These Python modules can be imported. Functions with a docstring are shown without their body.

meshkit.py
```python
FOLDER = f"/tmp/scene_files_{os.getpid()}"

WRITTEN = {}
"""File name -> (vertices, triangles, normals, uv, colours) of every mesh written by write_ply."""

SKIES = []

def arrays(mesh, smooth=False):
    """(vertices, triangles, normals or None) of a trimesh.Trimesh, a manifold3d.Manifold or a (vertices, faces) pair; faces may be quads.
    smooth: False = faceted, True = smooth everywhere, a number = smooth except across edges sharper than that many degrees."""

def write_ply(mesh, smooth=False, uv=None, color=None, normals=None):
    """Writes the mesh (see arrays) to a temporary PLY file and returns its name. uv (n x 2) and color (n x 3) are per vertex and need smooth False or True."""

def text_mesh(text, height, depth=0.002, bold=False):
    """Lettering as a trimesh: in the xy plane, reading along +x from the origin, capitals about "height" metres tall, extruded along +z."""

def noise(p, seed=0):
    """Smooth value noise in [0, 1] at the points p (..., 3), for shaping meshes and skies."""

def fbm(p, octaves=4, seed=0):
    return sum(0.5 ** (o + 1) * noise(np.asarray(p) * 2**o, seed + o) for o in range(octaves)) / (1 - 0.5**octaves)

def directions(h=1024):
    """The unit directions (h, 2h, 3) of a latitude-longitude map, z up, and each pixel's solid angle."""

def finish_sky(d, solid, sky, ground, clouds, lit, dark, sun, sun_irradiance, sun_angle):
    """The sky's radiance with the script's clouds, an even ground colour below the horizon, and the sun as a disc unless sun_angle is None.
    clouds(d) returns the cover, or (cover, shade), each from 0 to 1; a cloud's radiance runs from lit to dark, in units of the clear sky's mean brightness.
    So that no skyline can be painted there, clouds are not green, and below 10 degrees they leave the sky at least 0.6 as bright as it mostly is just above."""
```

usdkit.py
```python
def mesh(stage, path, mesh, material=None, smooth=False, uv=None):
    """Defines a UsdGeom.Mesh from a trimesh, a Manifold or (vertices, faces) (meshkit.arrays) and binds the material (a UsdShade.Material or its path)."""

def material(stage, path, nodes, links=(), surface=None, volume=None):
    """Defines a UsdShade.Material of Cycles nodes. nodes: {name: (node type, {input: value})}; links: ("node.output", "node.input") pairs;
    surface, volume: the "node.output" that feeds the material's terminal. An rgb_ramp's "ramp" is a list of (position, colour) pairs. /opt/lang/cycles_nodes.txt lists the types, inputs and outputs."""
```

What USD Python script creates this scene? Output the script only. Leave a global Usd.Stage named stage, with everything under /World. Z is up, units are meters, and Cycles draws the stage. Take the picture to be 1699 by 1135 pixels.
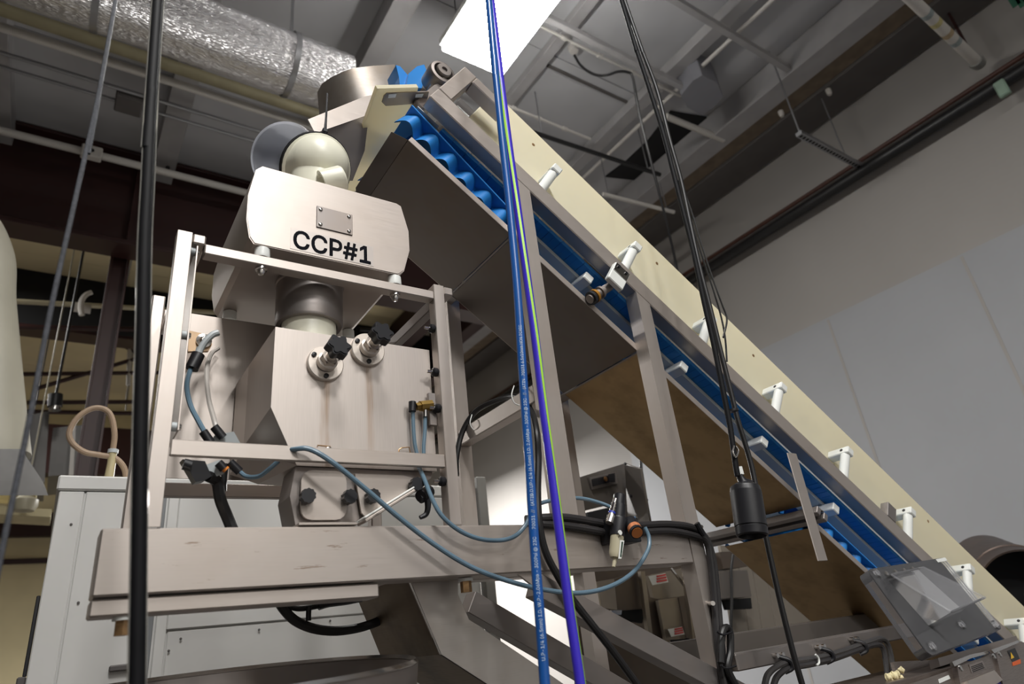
import math, random
import numpy as np, trimesh, usdkit, meshkit
import manifold3d as m3
from pxr import Usd, UsdGeom, UsdLux, UsdShade, Gf, Sdf
stage = Usd.Stage.CreateInMemory()
UsdGeom.SetStageUpAxis(stage, 'Z'); UsdGeom.SetStageMetersPerUnit(stage, 1.0)
UsdGeom.Xform.Define(stage, '/World'); UsdGeom.Scope.Define(stage, '/World/Looks')
rnd = random.Random(7); rng = np.random.default_rng(7)

# ---------------------------------------------------------------- camera (solved from the photograph's vanishing points)
EYE = np.array([0, -1.25, 1.5]); FPX = 1080.23
CR = np.array([0.83169601, 0.14337398, 0.53640064]); CF_Y = np.array([-0.54425092, 0.401697, 0.73649878]); CF_Z = np.array([-0.10987577, -0.90447964, 0.41212122])
CAM = np.stack([CR, CF_Y, CF_Z], 1)          # columns: world x, y, z in camera axes (right, down, forward)
cam = UsdGeom.Camera.Define(stage, '/World/camera')
right, down, fwd = CAM
mat = Gf.Matrix4d(*[float(v) for v in (*right, 0, *(-down), 0, *(-fwd), 0, *EYE, 1)])
cam.AddTransformOp().Set(mat)
cam.CreateHorizontalApertureAttr(36.0); cam.CreateFocalLengthAttr(36.0 * FPX / 1699)
cam.CreateFStopAttr(3.2); cam.CreateFocusDistanceAttr(1.75)
cam.CreateClippingRangeAttr((0.05, 200.0))
cam.CreateExposureAttr(0.15)

# ---------------------------------------------------------------- light: unseen lamps of the hall (the one in view is built below) and a faint added fill dome
LAMP_Z = 5.98   # the lamp in view hangs lower, at 5.6
def rect_light(name, x, y, z, w, h, power, col=(1, .985, .96), rot=(0, 0, 0)):
    l = UsdLux.RectLight.Define(stage, '/World/Lights/' + name)
    l.CreateWidthAttr(w); l.CreateHeightAttr(h); l.CreateIntensityAttr(power); l.CreateColorAttr(Gf.Vec3f(*col))
    l.AddTranslateOp().Set(Gf.Vec3d(x, y, z)); l.AddRotateXYZOp().Set(Gf.Vec3f(*rot))
    return l
UsdGeom.Scope.Define(stage, '/World/Lights')
LAMP_I = 60.0
for i, (x, y, z, k) in enumerate([(-0.1, -2.2, LAMP_Z, 1.35), (-0.1, -5.4, LAMP_Z, 1.6), (2.0, -7.5, LAMP_Z, .8),  # unseen lamps behind the camera, placed to light the machine fronts
                              (3.9, 7.6, 4.0, 4.0), (1.6, 9.5, 4.4, .8), (-2.8, 6.8, LAMP_Z, 2.0), (-2.8, 10.5, LAMP_Z, 2.0)]):  # unseen, the low ones placed to brighten the far wall, others the far roof
    rect_light('unseen_lamp' + (f'_{i:03d}' if i else ''), x, y, z, .6, 1.2, LAMP_I * k)
dome = UsdLux.DomeLight.Define(stage, '/World/Lights/ambient_fill'); dome.CreateIntensityAttr(0.02)

# ---------------------------------------------------------------- helpers
def at(px, py, **k):
    """the point of the photograph's pixel (px, py) that lies on the world plane X=, Y= or Z="""
    r = CAM.T @ np.array([(px - 849.5) / FPX, (py - 567.5) / FPX, 1.0])
    (a, v), = k.items(); i = 'XYZ'.index(a)
    return EYE + r * (v - EYE[i]) / r[i]
used = {}
def numbered(parent, name):
    n = used.get((parent, name), 0); used[(parent, name)] = n + 1
    return name if n == 0 else f'{name}_{n:03d}'
class MB:
    def __init__(s): s.v, s.f, s.n = [], [], 0
    def add(s, v, f, T=None):
        v = np.asarray(v, float)
        if T is not None: v = v @ T[:3, :3].T + T[:3, 3]
        s.v.append(v); s.f.append(np.asarray(f, int) + s.n); s.n += len(v); return s
    def mesh(s): return trimesh.Trimesh(np.vstack(s.v), np.vstack(s.f), process=False)
    def box(s, a, b, ch=.0015, T=None):
        a, b = np.minimum(a, b).astype(float), np.maximum(a, b).astype(float); d = np.minimum(ch, (b - a) * .45)
        if ch <= 0:
            m = trimesh.creation.box(bounds=[a, b]); return s.add(m.vertices, m.faces, T)
        P = []
        for i in range(8):
            c = np.array([(a, b)[i >> k & 1][k] for k in range(3)]); sg = np.array([1 - 2 * (i >> k & 1) for k in range(3)])
            for k in range(3):
                q = c + sg * d; q[k] = c[k]; P.append(q)
        m = m3.Manifold.hull_points(np.array(P)).to_mesh()
        return s.add(m.vert_properties[:, :3], m.tri_verts, T)
    def bar(s, p, q, w, h, up=(0, 0, 1), ch=.0015):
        """a square tube from p to q, h along up, w across"""
        p, q = np.asarray(p, float), np.asarray(q, float); d = q - p; L = np.linalg.norm(d); d /= L
        up = np.asarray(up, float); up = up - d * (up @ d); up /= np.linalg.norm(up); sd = np.cross(up, d)
        T = np.eye(4); T[:3, :3] = np.stack([d, sd, up], 1); T[:3, 3] = p
        return s.box((0, -w / 2, -h / 2), (L, w / 2, h / 2), ch, T)
    def hull(s, P, T=None):
        m = m3.Manifold.hull_points(np.asarray(P, float)).to_mesh(); return s.add(m.vert_properties[:, :3], m.tri_verts, T)
    def prism(s, poly, o, u, v, w, d0, d1, holes=()):
        """a polygon in (u, v) about o, from d0 to d1 along w"""
        def ccw(q):
            q = np.asarray(q, float); x, y = q.T
            return q if np.sum(x * np.roll(y, -1) - np.roll(x, -1) * y) > 0 else q[::-1]
        cs = m3.CrossSection([ccw(poly)])
        for h in holes: cs = cs - m3.CrossSection([ccw(h)])
        m = m3.Manifold.extrude(cs, d1 - d0).to_mesh(); V = m.vert_properties[:, :3]; F = m.tri_verts
        u, v, w, o = (np.asarray(z, float) for z in (u, v, w, o))
        W = o + V[:, :1] * u + V[:, 1:2] * v + (V[:, 2:] + d0) * w
        if np.linalg.det(np.stack([u, v, w], 1)) < 0: F = F[:, ::-1]
        return s.add(W, F)
    def tube(s, pts, r, sides=10, smooth=8, cap=True):
        p = np.asarray(pts, float)
        if smooth and len(p) > 2: p = spline(p, smooth)
        r = np.broadcast_to(r, (len(p),)) if np.ndim(r) == 0 else np.interp(np.linspace(0, 1, len(p)), np.linspace(0, 1, len(r)), r)
        t = np.gradient(p, axis=0); t /= np.linalg.norm(t, axis=1, keepdims=True) + 1e-12
        a = np.cross(t[0], [0, 0, 1.0] if abs(t[0][2]) < .9 else [1.0, 0, 0]); a /= np.linalg.norm(a)
        V = []; ang = np.arange(sides) * 2 * np.pi / sides
        for i in range(len(p)):
            a = a - t[i] * (a @ t[i]); a /= np.linalg.norm(a); b = np.cross(t[i], a)
            V.append(p[i] + r[i] * (np.cos(ang)[:, None] * a + np.sin(ang)[:, None] * b))
        V = np.vstack(V); F = []
        for i in range(len(p) - 1):
            for j in range(sides):
                k = (j + 1) % sides; F += [(i * sides + j, i * sides + k, (i + 1) * sides + k), (i * sides + j, (i + 1) * sides + k, (i + 1) * sides + j)]
        n = len(V)
        if cap:
            V = np.vstack([V, p[0], p[-1]])
            for j in range(sides):
                k = (j + 1) % sides; F += [(n, k, j), (n + 1, n - sides + j, n - sides + k)]
        return s.add(V, F)
    def cyl(s, p, q, r, sides=16, r2=None): return s.tube([p, q], [r, r if r2 is None else r2], sides, 0)
    def lathe(s, prof, o, axis, sides=24, closed=False):
        """profile of (radius, height) about axis from o"""
        axis = np.asarray(axis, float); axis /= np.linalg.norm(axis); o = np.asarray(o, float)
        a = np.cross(axis, [0, 0, 1.0] if abs(axis[2]) < .9 else [1.0, 0, 0]); a /= np.linalg.norm(a); b = np.cross(axis, a)
        pr = list(prof) + ([prof[0]] if closed else []); ang = np.arange(sides) * 2 * np.pi / sides; V = []
        for r, h in pr: V.append(o + axis * h + r * (np.cos(ang)[:, None] * a + np.sin(ang)[:, None] * b))
        F = []
        for i in range(len(pr) - 1):
            for j in range(sides):
                k = (j + 1) % sides; F += [(i * sides + j, i * sides + k, (i + 1) * sides + k), (i * sides + j, (i + 1) * sides + k, (i + 1) * sides + j)]
        return s.add(np.vstack(V), F)
    def solid(s, man, T=None):
        m = man.to_mesh(); return s.add(m.vert_properties[:, :3], m.tri_verts, T)
def spline(p, k):
    p = np.asarray(p, float); q = np.vstack([2 * p[0] - p[1], p, 2 * p[-1] - p[-2]]); out = []
    for i in range(1, len(q) - 2):
        for t in np.linspace(0, 1, k, endpoint=False):
            a, b, c, d = q[i - 1:i + 3]
            out.append(.5 * ((2 * b) + (c - a) * t + (2 * a - 5 * b + 4 * c - d) * t * t + (3 * b - a - 3 * c + d) * t ** 3))
    return np.array(out + [p[-1]])
def rrect(w, h, r, n=5, cx=0, cy=0):
    out = []
    for sx, sy, a0 in ((1, -1, -90), (1, 1, 0), (-1, 1, 90), (-1, -1, 180)):
        for i in range(n):
            a = math.radians(a0 + 90 * i / (n - 1)); out.append((cx + sx * (w / 2 - r) + r * math.cos(a), cy + sy * (h / 2 - r) + r * math.sin(a)))
    return out
def circle(r, n=20, cx=0, cy=0): return [(cx + r * math.cos(2 * math.pi * i / n), cy + r * math.sin(2 * math.pi * i / n)) for i in range(n)]

def setdata(p, label=None, cat=None, group=None, kind=None):
    for k, v in (('label', label), ('category', cat), ('group', group), ('kind', kind)):
        if v: p.SetCustomDataByKey(k, v)
    return p
def thing(name, label, cat, loc=(0, 0, 0), group=None):
    path = '/World/' + numbered('', name); x = UsdGeom.Xform.Define(stage, path)
    if any(loc): x.AddTranslateOp().Set(Gf.Vec3d(*map(float, loc)))
    p = setdata(x.GetPrim(), label, cat, group or GROUPS.get(name)); LOC[path] = np.asarray(loc, float); return p
LOC = {}
def obj(name, mb, m, parent=None, label=None, smooth=35, kind=None):
    """one Mesh under parent (a thing or a part), or at top level; the mesh is given in world coordinates"""
    par = str(parent.GetPath()) if parent else ''
    path = (par or '/World') + '/' + numbered(par, name)
    me = mb.mesh() if isinstance(mb, MB) else mb
    root = '/'.join(par.split('/')[:3])
    if root in LOC: me = trimesh.Trimesh(np.asarray(me.vertices) - LOC[root], me.faces, process=False)
    p = usdkit.mesh(stage, path, me, m, smooth).GetPrim()
    return setdata(p, label, None, None, kind)
GROUPS = {'air_tube': 'thin air tubes on the machine', 'power_lead': 'black leads on the machine frame', 'pendant_lead': 'leads and cords at the pendant', 'valve_lead': 'leads at the valve block', 'roof_beam': 'roof beams', 'purlin': 'purlins and battens under the ceiling', 'ceiling_pipe': 'pipes under the ceiling at the upper left', 'brace_rod': 'dark rods under the far roof', 'wall_pipe': 'pipes on the right wall', 'machine_lead': 'leads on the lower right bar', 'steel_purlin': 'maroon purlins near the right wall', 'roof_pipe': 'dark pipes under the far roof', 'roof_conduit': 'slanting conduits under the far roof', 'air_hose': 'coloured hoses hanging in front', 'steel_girder': 'maroon steel girders', 'wire_clip': 'wire clips on the chute', 'tie_wrap': 'white cable ties on the cross bar', 'conduit': 'conduits with couplings', 'conduit_box': 'boxes on the conduits', 'ledger_fitting': 'fittings on the wall ledger', 'black_pipe': 'pipes by the torn lining'}
def single(name, mb, m, label, cat, group=None, smooth=35, kind=None): return setdata(obj(name, mb, m, None, None, smooth), label, cat, group or GROUPS.get(name), kind)
def struct(name, mb, m, parent=None, smooth=False, label=None):
    p = obj(name, mb, m, parent, None, smooth)
    if parent is None: setdata(p, label, None, None, 'structure')
    return p
def copy_of(src, label, loc, group=None, rotz=0):
    """another of a thing built before, with its parts"""
    name = src.GetName().split('_0')[0]; path = '/World/' + numbered('', name)
    x = UsdGeom.Xform.Define(stage, path); x.AddTranslateOp().Set(Gf.Vec3d(*map(float, loc)))
    if rotz: x.AddRotateZOp().Set(float(rotz))
    p = x.GetPrim(); p.GetReferences().AddInternalReference(src.GetPath()); p.SetInstanceable(True)
    d = src.GetCustomData(); return setdata(p, label, d['category'], group or d.get('group'))

def plane_at(px, py, p0, nr):
    r = CAM.T @ np.array([(px - 849.5) / FPX, (py - 567.5) / FPX, 1.0]); return EYE + r * ((np.asarray(p0) - EYE) @ nr) / (r @ nr)
def slab(px, p0, nr, th, m, parent, name, off=0., **k):
    """a flat plate whose outline is seen at these pixels, lying in the plane p0, nr; th thick on the far side"""
    nr = np.asarray(nr, float) / np.linalg.norm(nr); P = [plane_at(x, y, np.asarray(p0) - nr * off, nr) for x, y in px]
    u = P[1] - P[0]; u /= np.linalg.norm(u); v = np.cross(nr, u)
    w = nr if (P[0] - EYE) @ nr > 0 else -nr
    return obj(name, MB().prism([((p - P[0]) @ u, (p - P[0]) @ v) for p in P], P[0], u, v, w, 0, th), m, parent, smooth=False, **k)
def cable(name, label, cat, pts, r, m, group=None, sides=8, k=8): return single(name, MB().tube(pts, r, sides, k), m, label, cat, group)
def pix(pts, Y): return [at(*p[:2], Y=(p[2] if len(p) > 2 else Y)) for p in pts]

# ---------------------------------------------------------------- materials
def lin(r, g, b): return tuple((c / 255 / 12.92 if c <= 10 else ((c / 255 + .055) / 1.055) ** 2.4) for c in (r, g, b))
MATS = {}
def mat_plain(name, rgb, rough=.5, metal=0., spec=.5, var=.12, scale=6., bump=0., extra=None, coat=0.):
    c = np.array(lin(*rgb)); n = {'tc': ('texture_coordinate', {}), 'nz': ('noise_texture', {'scale': scale, 'detail': 5.}), 
         'rp': ('rgb_ramp', {'ramp': [(.3, tuple(c * (1 - var))), (.7, tuple(np.minimum(c * (1 + var), 1)))]}),
         'p': ('principled_bsdf', {'roughness': rough, 'metallic': metal, 'specular_ior_level': spec, 'coat_weight': coat, **(extra or {})})}
    l = [('tc.object', 'nz.vector'), ('nz.fac', 'rp.fac'), ('rp.color', 'p.base_color')]
    if bump:
        n['bz'] = ('noise_texture', {'scale': scale * 12, 'detail': 3.}); n['bp'] = ('bump', {'strength': bump, 'distance': .002})
        l += [('tc.object', 'bz.vector'), ('bz.fac', 'bp.height'), ('bp.normal', 'p.normal')]
    return usdkit.material(stage, '/World/Looks/' + name, n, l, surface='p.BSDF')
def mat_steel(name, rgb=(196, 187, 180), stain=(160, 134, 108), amount=.22, rough=.46, metal=.8, grain=(3, 3, 90), blot=3., spots=False):
    """brushed stainless steel: fine brush lines, faint blotches and tea stain"""
    c, st = lin(*rgb), lin(*stain)
    n = {'tc': ('texture_coordinate', {}), 'mp': ('mapping', {'scale': grain}), 'br': ('noise_texture', {'scale': 6., 'detail': 4.}),
         'bl': ('noise_texture', {'scale': blot, 'detail': 6., 'roughness': .62}),
         'rb': ('rgb_ramp', {'ramp': [(.45, (0, 0, 0)), (.75, (amount,) * 3)]}),
         'mx': ('mix_color', {'a': c, 'b': st}), 'rs': ('map_range', {'from_min': .3, 'from_max': .7, 'to_min': rough - .04, 'to_max': rough + .05}),
         'r2': ('rgb_ramp', {'ramp': [(.3, (.95,) * 3), (.7, (1.0,) * 3)]}), 'mu': ('mix_color', {'blend_type': 'multiply', 'fac': 1.0}),
         'p': ('principled_bsdf', {'metallic': metal})}
    l = [('tc.object', 'mp.vector'), ('mp.vector', 'br.vector'), ('tc.object', 'bl.vector'), ('bl.fac', 'rb.fac'), ('rb.color', 'mx.fac'), ('mx.result', 'mu.a'),
         ('br.fac', 'r2.fac'), ('r2.color', 'mu.b'), ('mu.result', 'p.base_color'), ('br.fac', 'rs.value'), ('rs.result', 'p.roughness')]
    if spots:
        n.update({'ms': ('mapping', {'scale': (4, 4, 30)}), 'ns': ('noise_texture', {'scale': 2.1, 'detail': 9., 'roughness': .68}), 'rz': ('rgb_ramp', {'ramp': [(.625, (0, 0, 0)), (.67, (.7,) * 3)]}), 'm2': ('mix_color', {'b': lin(120, 92, 66)})})
        l = [q for q in l if q[1] != 'p.base_color'] + [('tc.object', 'ms.vector'), ('ms.vector', 'ns.vector'), ('ns.fac', 'rz.fac'), ('rz.color', 'm2.fac'), ('mu.result', 'm2.a'), ('m2.result', 'p.base_color')]
    return usdkit.material(stage, '/World/Looks/' + name, n, l, surface='p.BSDF')
def mat_clear(name, tint=(1, 1, 1), rough=.05, haze=.12, hazecol=(.8, .82, .85), scatter='diffuse_bsdf'):
    n = {'t': ('transparent_bsdf', {'color': tint}), 'g': ('glossy_bsdf', {'color': (1, 1, 1), 'roughness': rough}), 'd': (scatter, {'color': hazecol}),
         'fr': ('fresnel', {'IOR': 1.5}), 'm1': ('mix_closure', {'fac': haze}), 'm2': ('mix_closure', {})}
    l = [('t.BSDF', 'm1.closure1'), ('d.BSDF', 'm1.closure2'), ('m1.closure', 'm2.closure1'), ('g.BSDF', 'm2.closure2'), ('fr.fac', 'm2.fac')]
    return usdkit.material(stage, '/World/Looks/' + name, n, l, surface='m2.closure')
def mat_emit(name, rgb, strength):
    return usdkit.material(stage, '/World/Looks/' + name, {'e': ('emission', {'color': rgb, 'strength': strength})}, [], surface='e.emission')
STEEL = mat_steel('brushed_steel')
BEAMST = mat_steel('scratched_beam_steel', spots=True)
STEEL_V = mat_steel('brushed_steel_upright', grain=(90, 90, 3))
STEEL_D = mat_steel('dull_steel', rgb=(152, 146, 143), rough=.5, amount=.3)
PAN = mat_steel('pan_steel', rgb=(120, 112, 106), stain=(110, 88, 60), amount=.45, rough=.42, metal=.9, grain=(20, 20, 20))
PAN_T = mat_steel('tan_pan_steel', rgb=(178, 150, 110), stain=(96, 74, 48), amount=.5, rough=.42, metal=.9, grain=(20, 20, 20), blot=9.)  # tan-brown base colour with darker blotches
CHROME = mat_plain('bright_steel', (225, 222, 218), .18, 1., var=.03)
hd_c = lin(238, 233, 212)
HDPE = usdkit.material(stage, '/World/Looks/cream_polyethylene', {'tc': ('texture_coordinate', {}), 'nz': ('noise_texture', {'scale': 3.}), 'rp': ('rgb_ramp', {'ramp': [(.3, tuple(.96 * c for c in hd_c)), (.7, hd_c)]}),
    'p': ('principled_bsdf', {'roughness': .45}), 't': ('translucent_bsdf', {'color': lin(244, 236, 208)}), 'm': ('mix_closure', {'fac': .38})}, [('tc.object', 'nz.vector'), ('nz.fac', 'rp.fac'), ('rp.color', 'p.base_color'), ('p.BSDF', 'm.closure1'), ('t.BSDF', 'm.closure2')], surface='m.closure')
WHITE_P = mat_plain('white_plastic', (228, 230, 226), .4, var=.03)
PVC = mat_plain('white_pvc', (226, 224, 206), .35, var=.03)
GREY_P = mat_plain('grey_plastic', (176, 182, 184), .45, var=.04)
BLUE = mat_plain('blue_belt', (38, 128, 205), .42, var=.06)
BLACK = mat_plain('black_rubber', (22, 21, 22), .45, var=.15)
BLACK_P = mat_plain('black_plastic', (26, 26, 30), .4, var=.1)
BRASS = mat_plain('brass', (170, 140, 80), .35, .9)
RUSTB = mat_plain('zinc_bolt', (175, 140, 100), .4, .8, var=.3, scale=60)
INK = mat_plain('black_vinyl', (12, 13, 20), .8, spec=.1, var=.02)
VALVE = mat_plain('valve_steel', (218, 208, 198), .38, .55, var=.04)
LABELM = mat_plain('label_film', (190, 182, 176), .4, .7, var=.02)
# ---------------------------------------------------------------- the hall: floor, walls, ceiling
XW, ZC = 6.0, 6.26
WALL = mat_plain('painted_wall', (150, 146, 142), .8, var=.03, scale=1.5)
CEIL = mat_plain('painted_plywood', (176, 176, 178), .85, var=.10, scale=1.2)
CEIL2 = mat_plain('painted_plywood_warm', (176, 168, 154), .85, var=.10, scale=1.7)
CREAM = mat_plain('cream_sheathing', (214, 200, 160), .8, var=.06, scale=1.5)
FLOORM = mat_plain('sealed_concrete', (62, 58, 55), .55, var=.12, scale=2)
BEAMP = mat_plain('painted_timber', (158, 156, 156), .7, var=.08, scale=5)
TIMBER = mat_plain('bare_timber', (112, 98, 82), .7, var=.2, scale=8)
GREYT = mat_plain('grey_ledger', (88, 84, 82), .7, var=.08, scale=5)
MAROON = mat_plain('maroon_steel', (46, 18, 15), .5, var=.1, scale=3)
DARK = mat_plain('dark_lining_and_shade', (14, 14, 16), .8, var=.2, scale=4)  # lining colour, reused as painted shade in voids and recesses
WPIPE = mat_plain('white_pipe', (196, 192, 186), .5, var=.05)
CONDUIT = mat_plain('conduit', (150, 150, 152), .35, .7, var=.06)
struct('floor', MB().box((-7, -9, -.2), (XW + .2, 16, 0), 0), FLOORM)
wr = struct('wall_right', MB().box((XW, -9, 0), (XW + .2, 16, ZC), 0), WALL)
for y in (-1.7, .43, 1.68, 2.93, 4.2): obj('joint_strip', MB().box((XW - .005, y, 0), (XW - .0031, y + .025, 4.0), 0), WALL, wr)
obj('lining_sheet', MB().box((XW - .003, -6, 0), (XW - .0005, 4.7, 4.02), 0), mat_plain('lining_grey', (150, 151, 154), .7, var=.03, scale=1.2), wr)
WHITEW = mat_plain('white_wall', (224, 222, 218), .8, var=.02)
struct('wall_front', MB().box((-7, -9.2, 0), (XW + .2, -9, ZC), 0), WHITEW)  # out of view, white so that it bounces light onto the machine
struct('wall_left', MB().box((-7.2, -9, 0), (-7, 16, ZC), 0), mat_plain('unseen_dark_wall', (70, 63, 58), .8, var=.03))  # out of view, coloured dark so steel facing left stays dark
struct('wall_back', MB().box((-7, 16, 0), (XW + .2, 16.2, ZC), 0), CREAM)
struct('trim_1', MB().box((-6.9, 15.8, 4.53), (5.9, 15.99, 5.02), 0), MAROON); struct('trim_2', MB().box((-6.9, 15.9, 4.0), (5.9, 15.99, 4.1), 0), MAROON)
ce = struct('ceiling', MB().box((-7, -9, ZC), (XW + .2, 16, ZC + .2), 0), CEIL)
BD = [.22] * 7 + [.09, .12]
BX = [-6.2, -4.9, -3.6, -2.3, -1.0, .25, 1.55, 2.97, 4.12]     # the beams that run away from the camera
xs = [-7] + BX + [5.1]
for i in range(len(xs) - 1):
    for j in range(11):
        y0 = -3.4 + 1.75 * j
        if i == 9 and j in (2, 3): continue
        dz = rnd.uniform(.012, .02)
        obj('ceiling_panel', MB().box((xs[i] + .02, y0 + .006, ZC - dz), (xs[i + 1], y0 + 1.744, ZC - .001), 0), (CEIL2 if i >= 9 else CREAM if y0 > 4.7 else CEIL), ce)
# the torn place beside the wall ledger, where dark lining shows
P = [at(x, y, Z=ZC - .022) for x, y in [(1113, 186), (1150, 192), (1206, 201), (1180, 225), (1128, 275), (1060, 300), (1005, 294), (1040, 268), (1075, 235)]]
single('roof_lining', MB().prism([(p[0], p[1]) for p in P], (0, 0, 0), (1, 0, 0), (0, 1, 0), (0, 0, 1), ZC - .022, ZC - .0005), DARK, 'torn black roof lining showing in the ceiling beside the wall ledger', 'lining', smooth=False)
for i, x in enumerate(BX):
    w = .19 if i in (5, 6) else .10 if i == 7 else .14
    lab = {6: 'pale painted roof beam above the discharge hood', 7: 'pale roof beam passing right of the lit lamp', 8: 'shadowed roof beam nearest the wall ledger', 5: 'pale roof beam at the left, crossed by thin pipes'}.get(i, 'painted roof beam left of the foil duct, out at the hall side')
    p = single('roof_beam', MB().box((x, -8.5, ZC - BD[i]), (x + w, 4.9, ZC - .0005), .004), BEAMP, lab, 'beam', 'far roof beams' if i < 5 else None, smooth=False)
p = thing('wall_ledger', 'deep roof ledger of pale, brown and grey timbers along the right wall', 'beam', (5.4, 1, 6))
obj('pale_board', MB().box((5.05, -8.5, 5.98), (5.30, 15.5, ZC - .0005), .004), BEAMP, p); obj('brown_soffit', MB().box((5.305, -8.5, 6.0), (5.52, 15.5, ZC - .0005), .004), TIMBER, p); obj('grey_board', MB().box((5.525, -8.5, 5.97), (5.97, 15.5, ZC - .0005), .004), GREYT, p)
def rail_x(name, label, cat, px, z, w, h, x0, x1, m, group=None):
    y = at(*px, Z=z)[1]; return single(name, MB().box((x0, y - w / 2, z), (x1, y + w / 2, z + h), .002), m, label, cat, group, smooth=False)
for k, (px, x0, x1, lab) in enumerate([((1180, 40), 3.115, 5.04, 'pale purlin across the ceiling at the upper right of the black pendant leads'), ((1000, 80), 2.2, 4.6, 'pale purlin passing behind the black pendant leads')]):
    rail_x('purlin', lab, 'purlin', px, 6.0, .05, .06, x0, x1, BEAMP)
rail_x('purlin', 'dark joint batten across the ceiling right of the lamp', 'batten', (985, 145), 6.225, .03, .02, 3.12, 4.11, GREYT)
def pipe(name, label, cat, a, b, r, m, group=None, sides=12): return single(name, MB().cyl(a, b, r, sides), m, label, cat, group)
def pipex(name, label, px, z, x0, x1, r, m, y=None, cat='pipe'):
    y = at(*px, Z=z)[1] if y is None else y; return pipe(name, label, cat, (x0, y, z), (x1, y, z), r, m)
c1 = thing('conduit', 'thin conduit with couplings hung under the ceiling behind the pendant leads', 'conduit', (3.6, 1.2, 6.0)); y = at(1020, 105, Z=6.08)[1]
obj('tube', MB().cyl((2.6, y, 6.08), (4.4, y, 6.08), .014, 10), WPIPE, c1)
for x in (2.95, 3.35, 3.75, 4.1): obj('coupling', MB().cyl((x, y, 6.08), (x + .05, y, 6.08), .021, 10), WPIPE, c1)
c1 = thing('conduit', 'thin conduit with three couplings running up to the cream guard', 'conduit', (3, 2.2, 6.0)); y = at(935, 213, Z=6.08)[1]
obj('tube', MB().cyl((2.2, y, 6.08), (3.98, y, 6.08), .014, 10), WPIPE, c1)
obj('hanger_rod', MB().cyl((2.6, y, 6.094), (2.6, y, ZC), .006, 8), CONDUIT, c1)
for x in (3.0, 3.3, 3.62): obj('coupling', MB().cyl((x, y, 6.08), (x + .05, y, 6.08), .022, 10), WPIPE, c1)
def hung(name, label, cat, p, q, r, m):
    t = thing(name, label, cat, tuple((p + q) / 2)); obj('tube', MB().cyl(p, q, r, 14), m, t)
    for k in (.08, .9): c = p + (q - p) * k; obj('hanger_rod', MB().cyl(c + [0, 0, r], [c[0], c[1], ZC], .006, 8), CONDUIT, t)
hung('black_pipe', 'black pipe crossing low under the ceiling above the cream guard', 'pipe', at(880, 218, Z=5.7), at(1095, 290, Z=5.7), .022, BLACK)
pipe('black_pipe', 'pale pipe crossing the torn black roof lining', 'pipe', at(1105, 193, Z=6.0), at(1200, 232, Z=6.0), .032, WPIPE)
hung('sprinkler_pipe', 'pale pipe with an open end against the wall, beside the pendant leads', 'pipe', at(1000, 322, Z=5.6), at(1118, 352, Z=5.6), .022, WPIPE)
pipe('ceiling_conduit', 'long thin pale conduit along the beam nearest the wall ledger', 'conduit', (4.33, -8, 6.1), (4.33, 4.8, 6.1), .02, WPIPE)
bx = thing('junction_box', 'grey octagonal flat box hung from the ceiling right of the pendant leads', 'junction box', tuple(at(1165, 155, Z=5.95)))
P = [at(x, y, Z=5.95) for x, y in [(1130, 158), (1150, 133), (1165, 125), (1190, 138), (1200, 160), (1185, 178), (1165, 192), (1140, 178)]]
obj('body', MB().prism([(p[0], p[1]) for p in P], (0, 0, 0), (1, 0, 0), (0, 1, 0), (0, 0, 1), 5.95, 6.25), mat_plain('box_grey', (128, 128, 134), .6, var=.03), bx, smooth=False)
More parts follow.
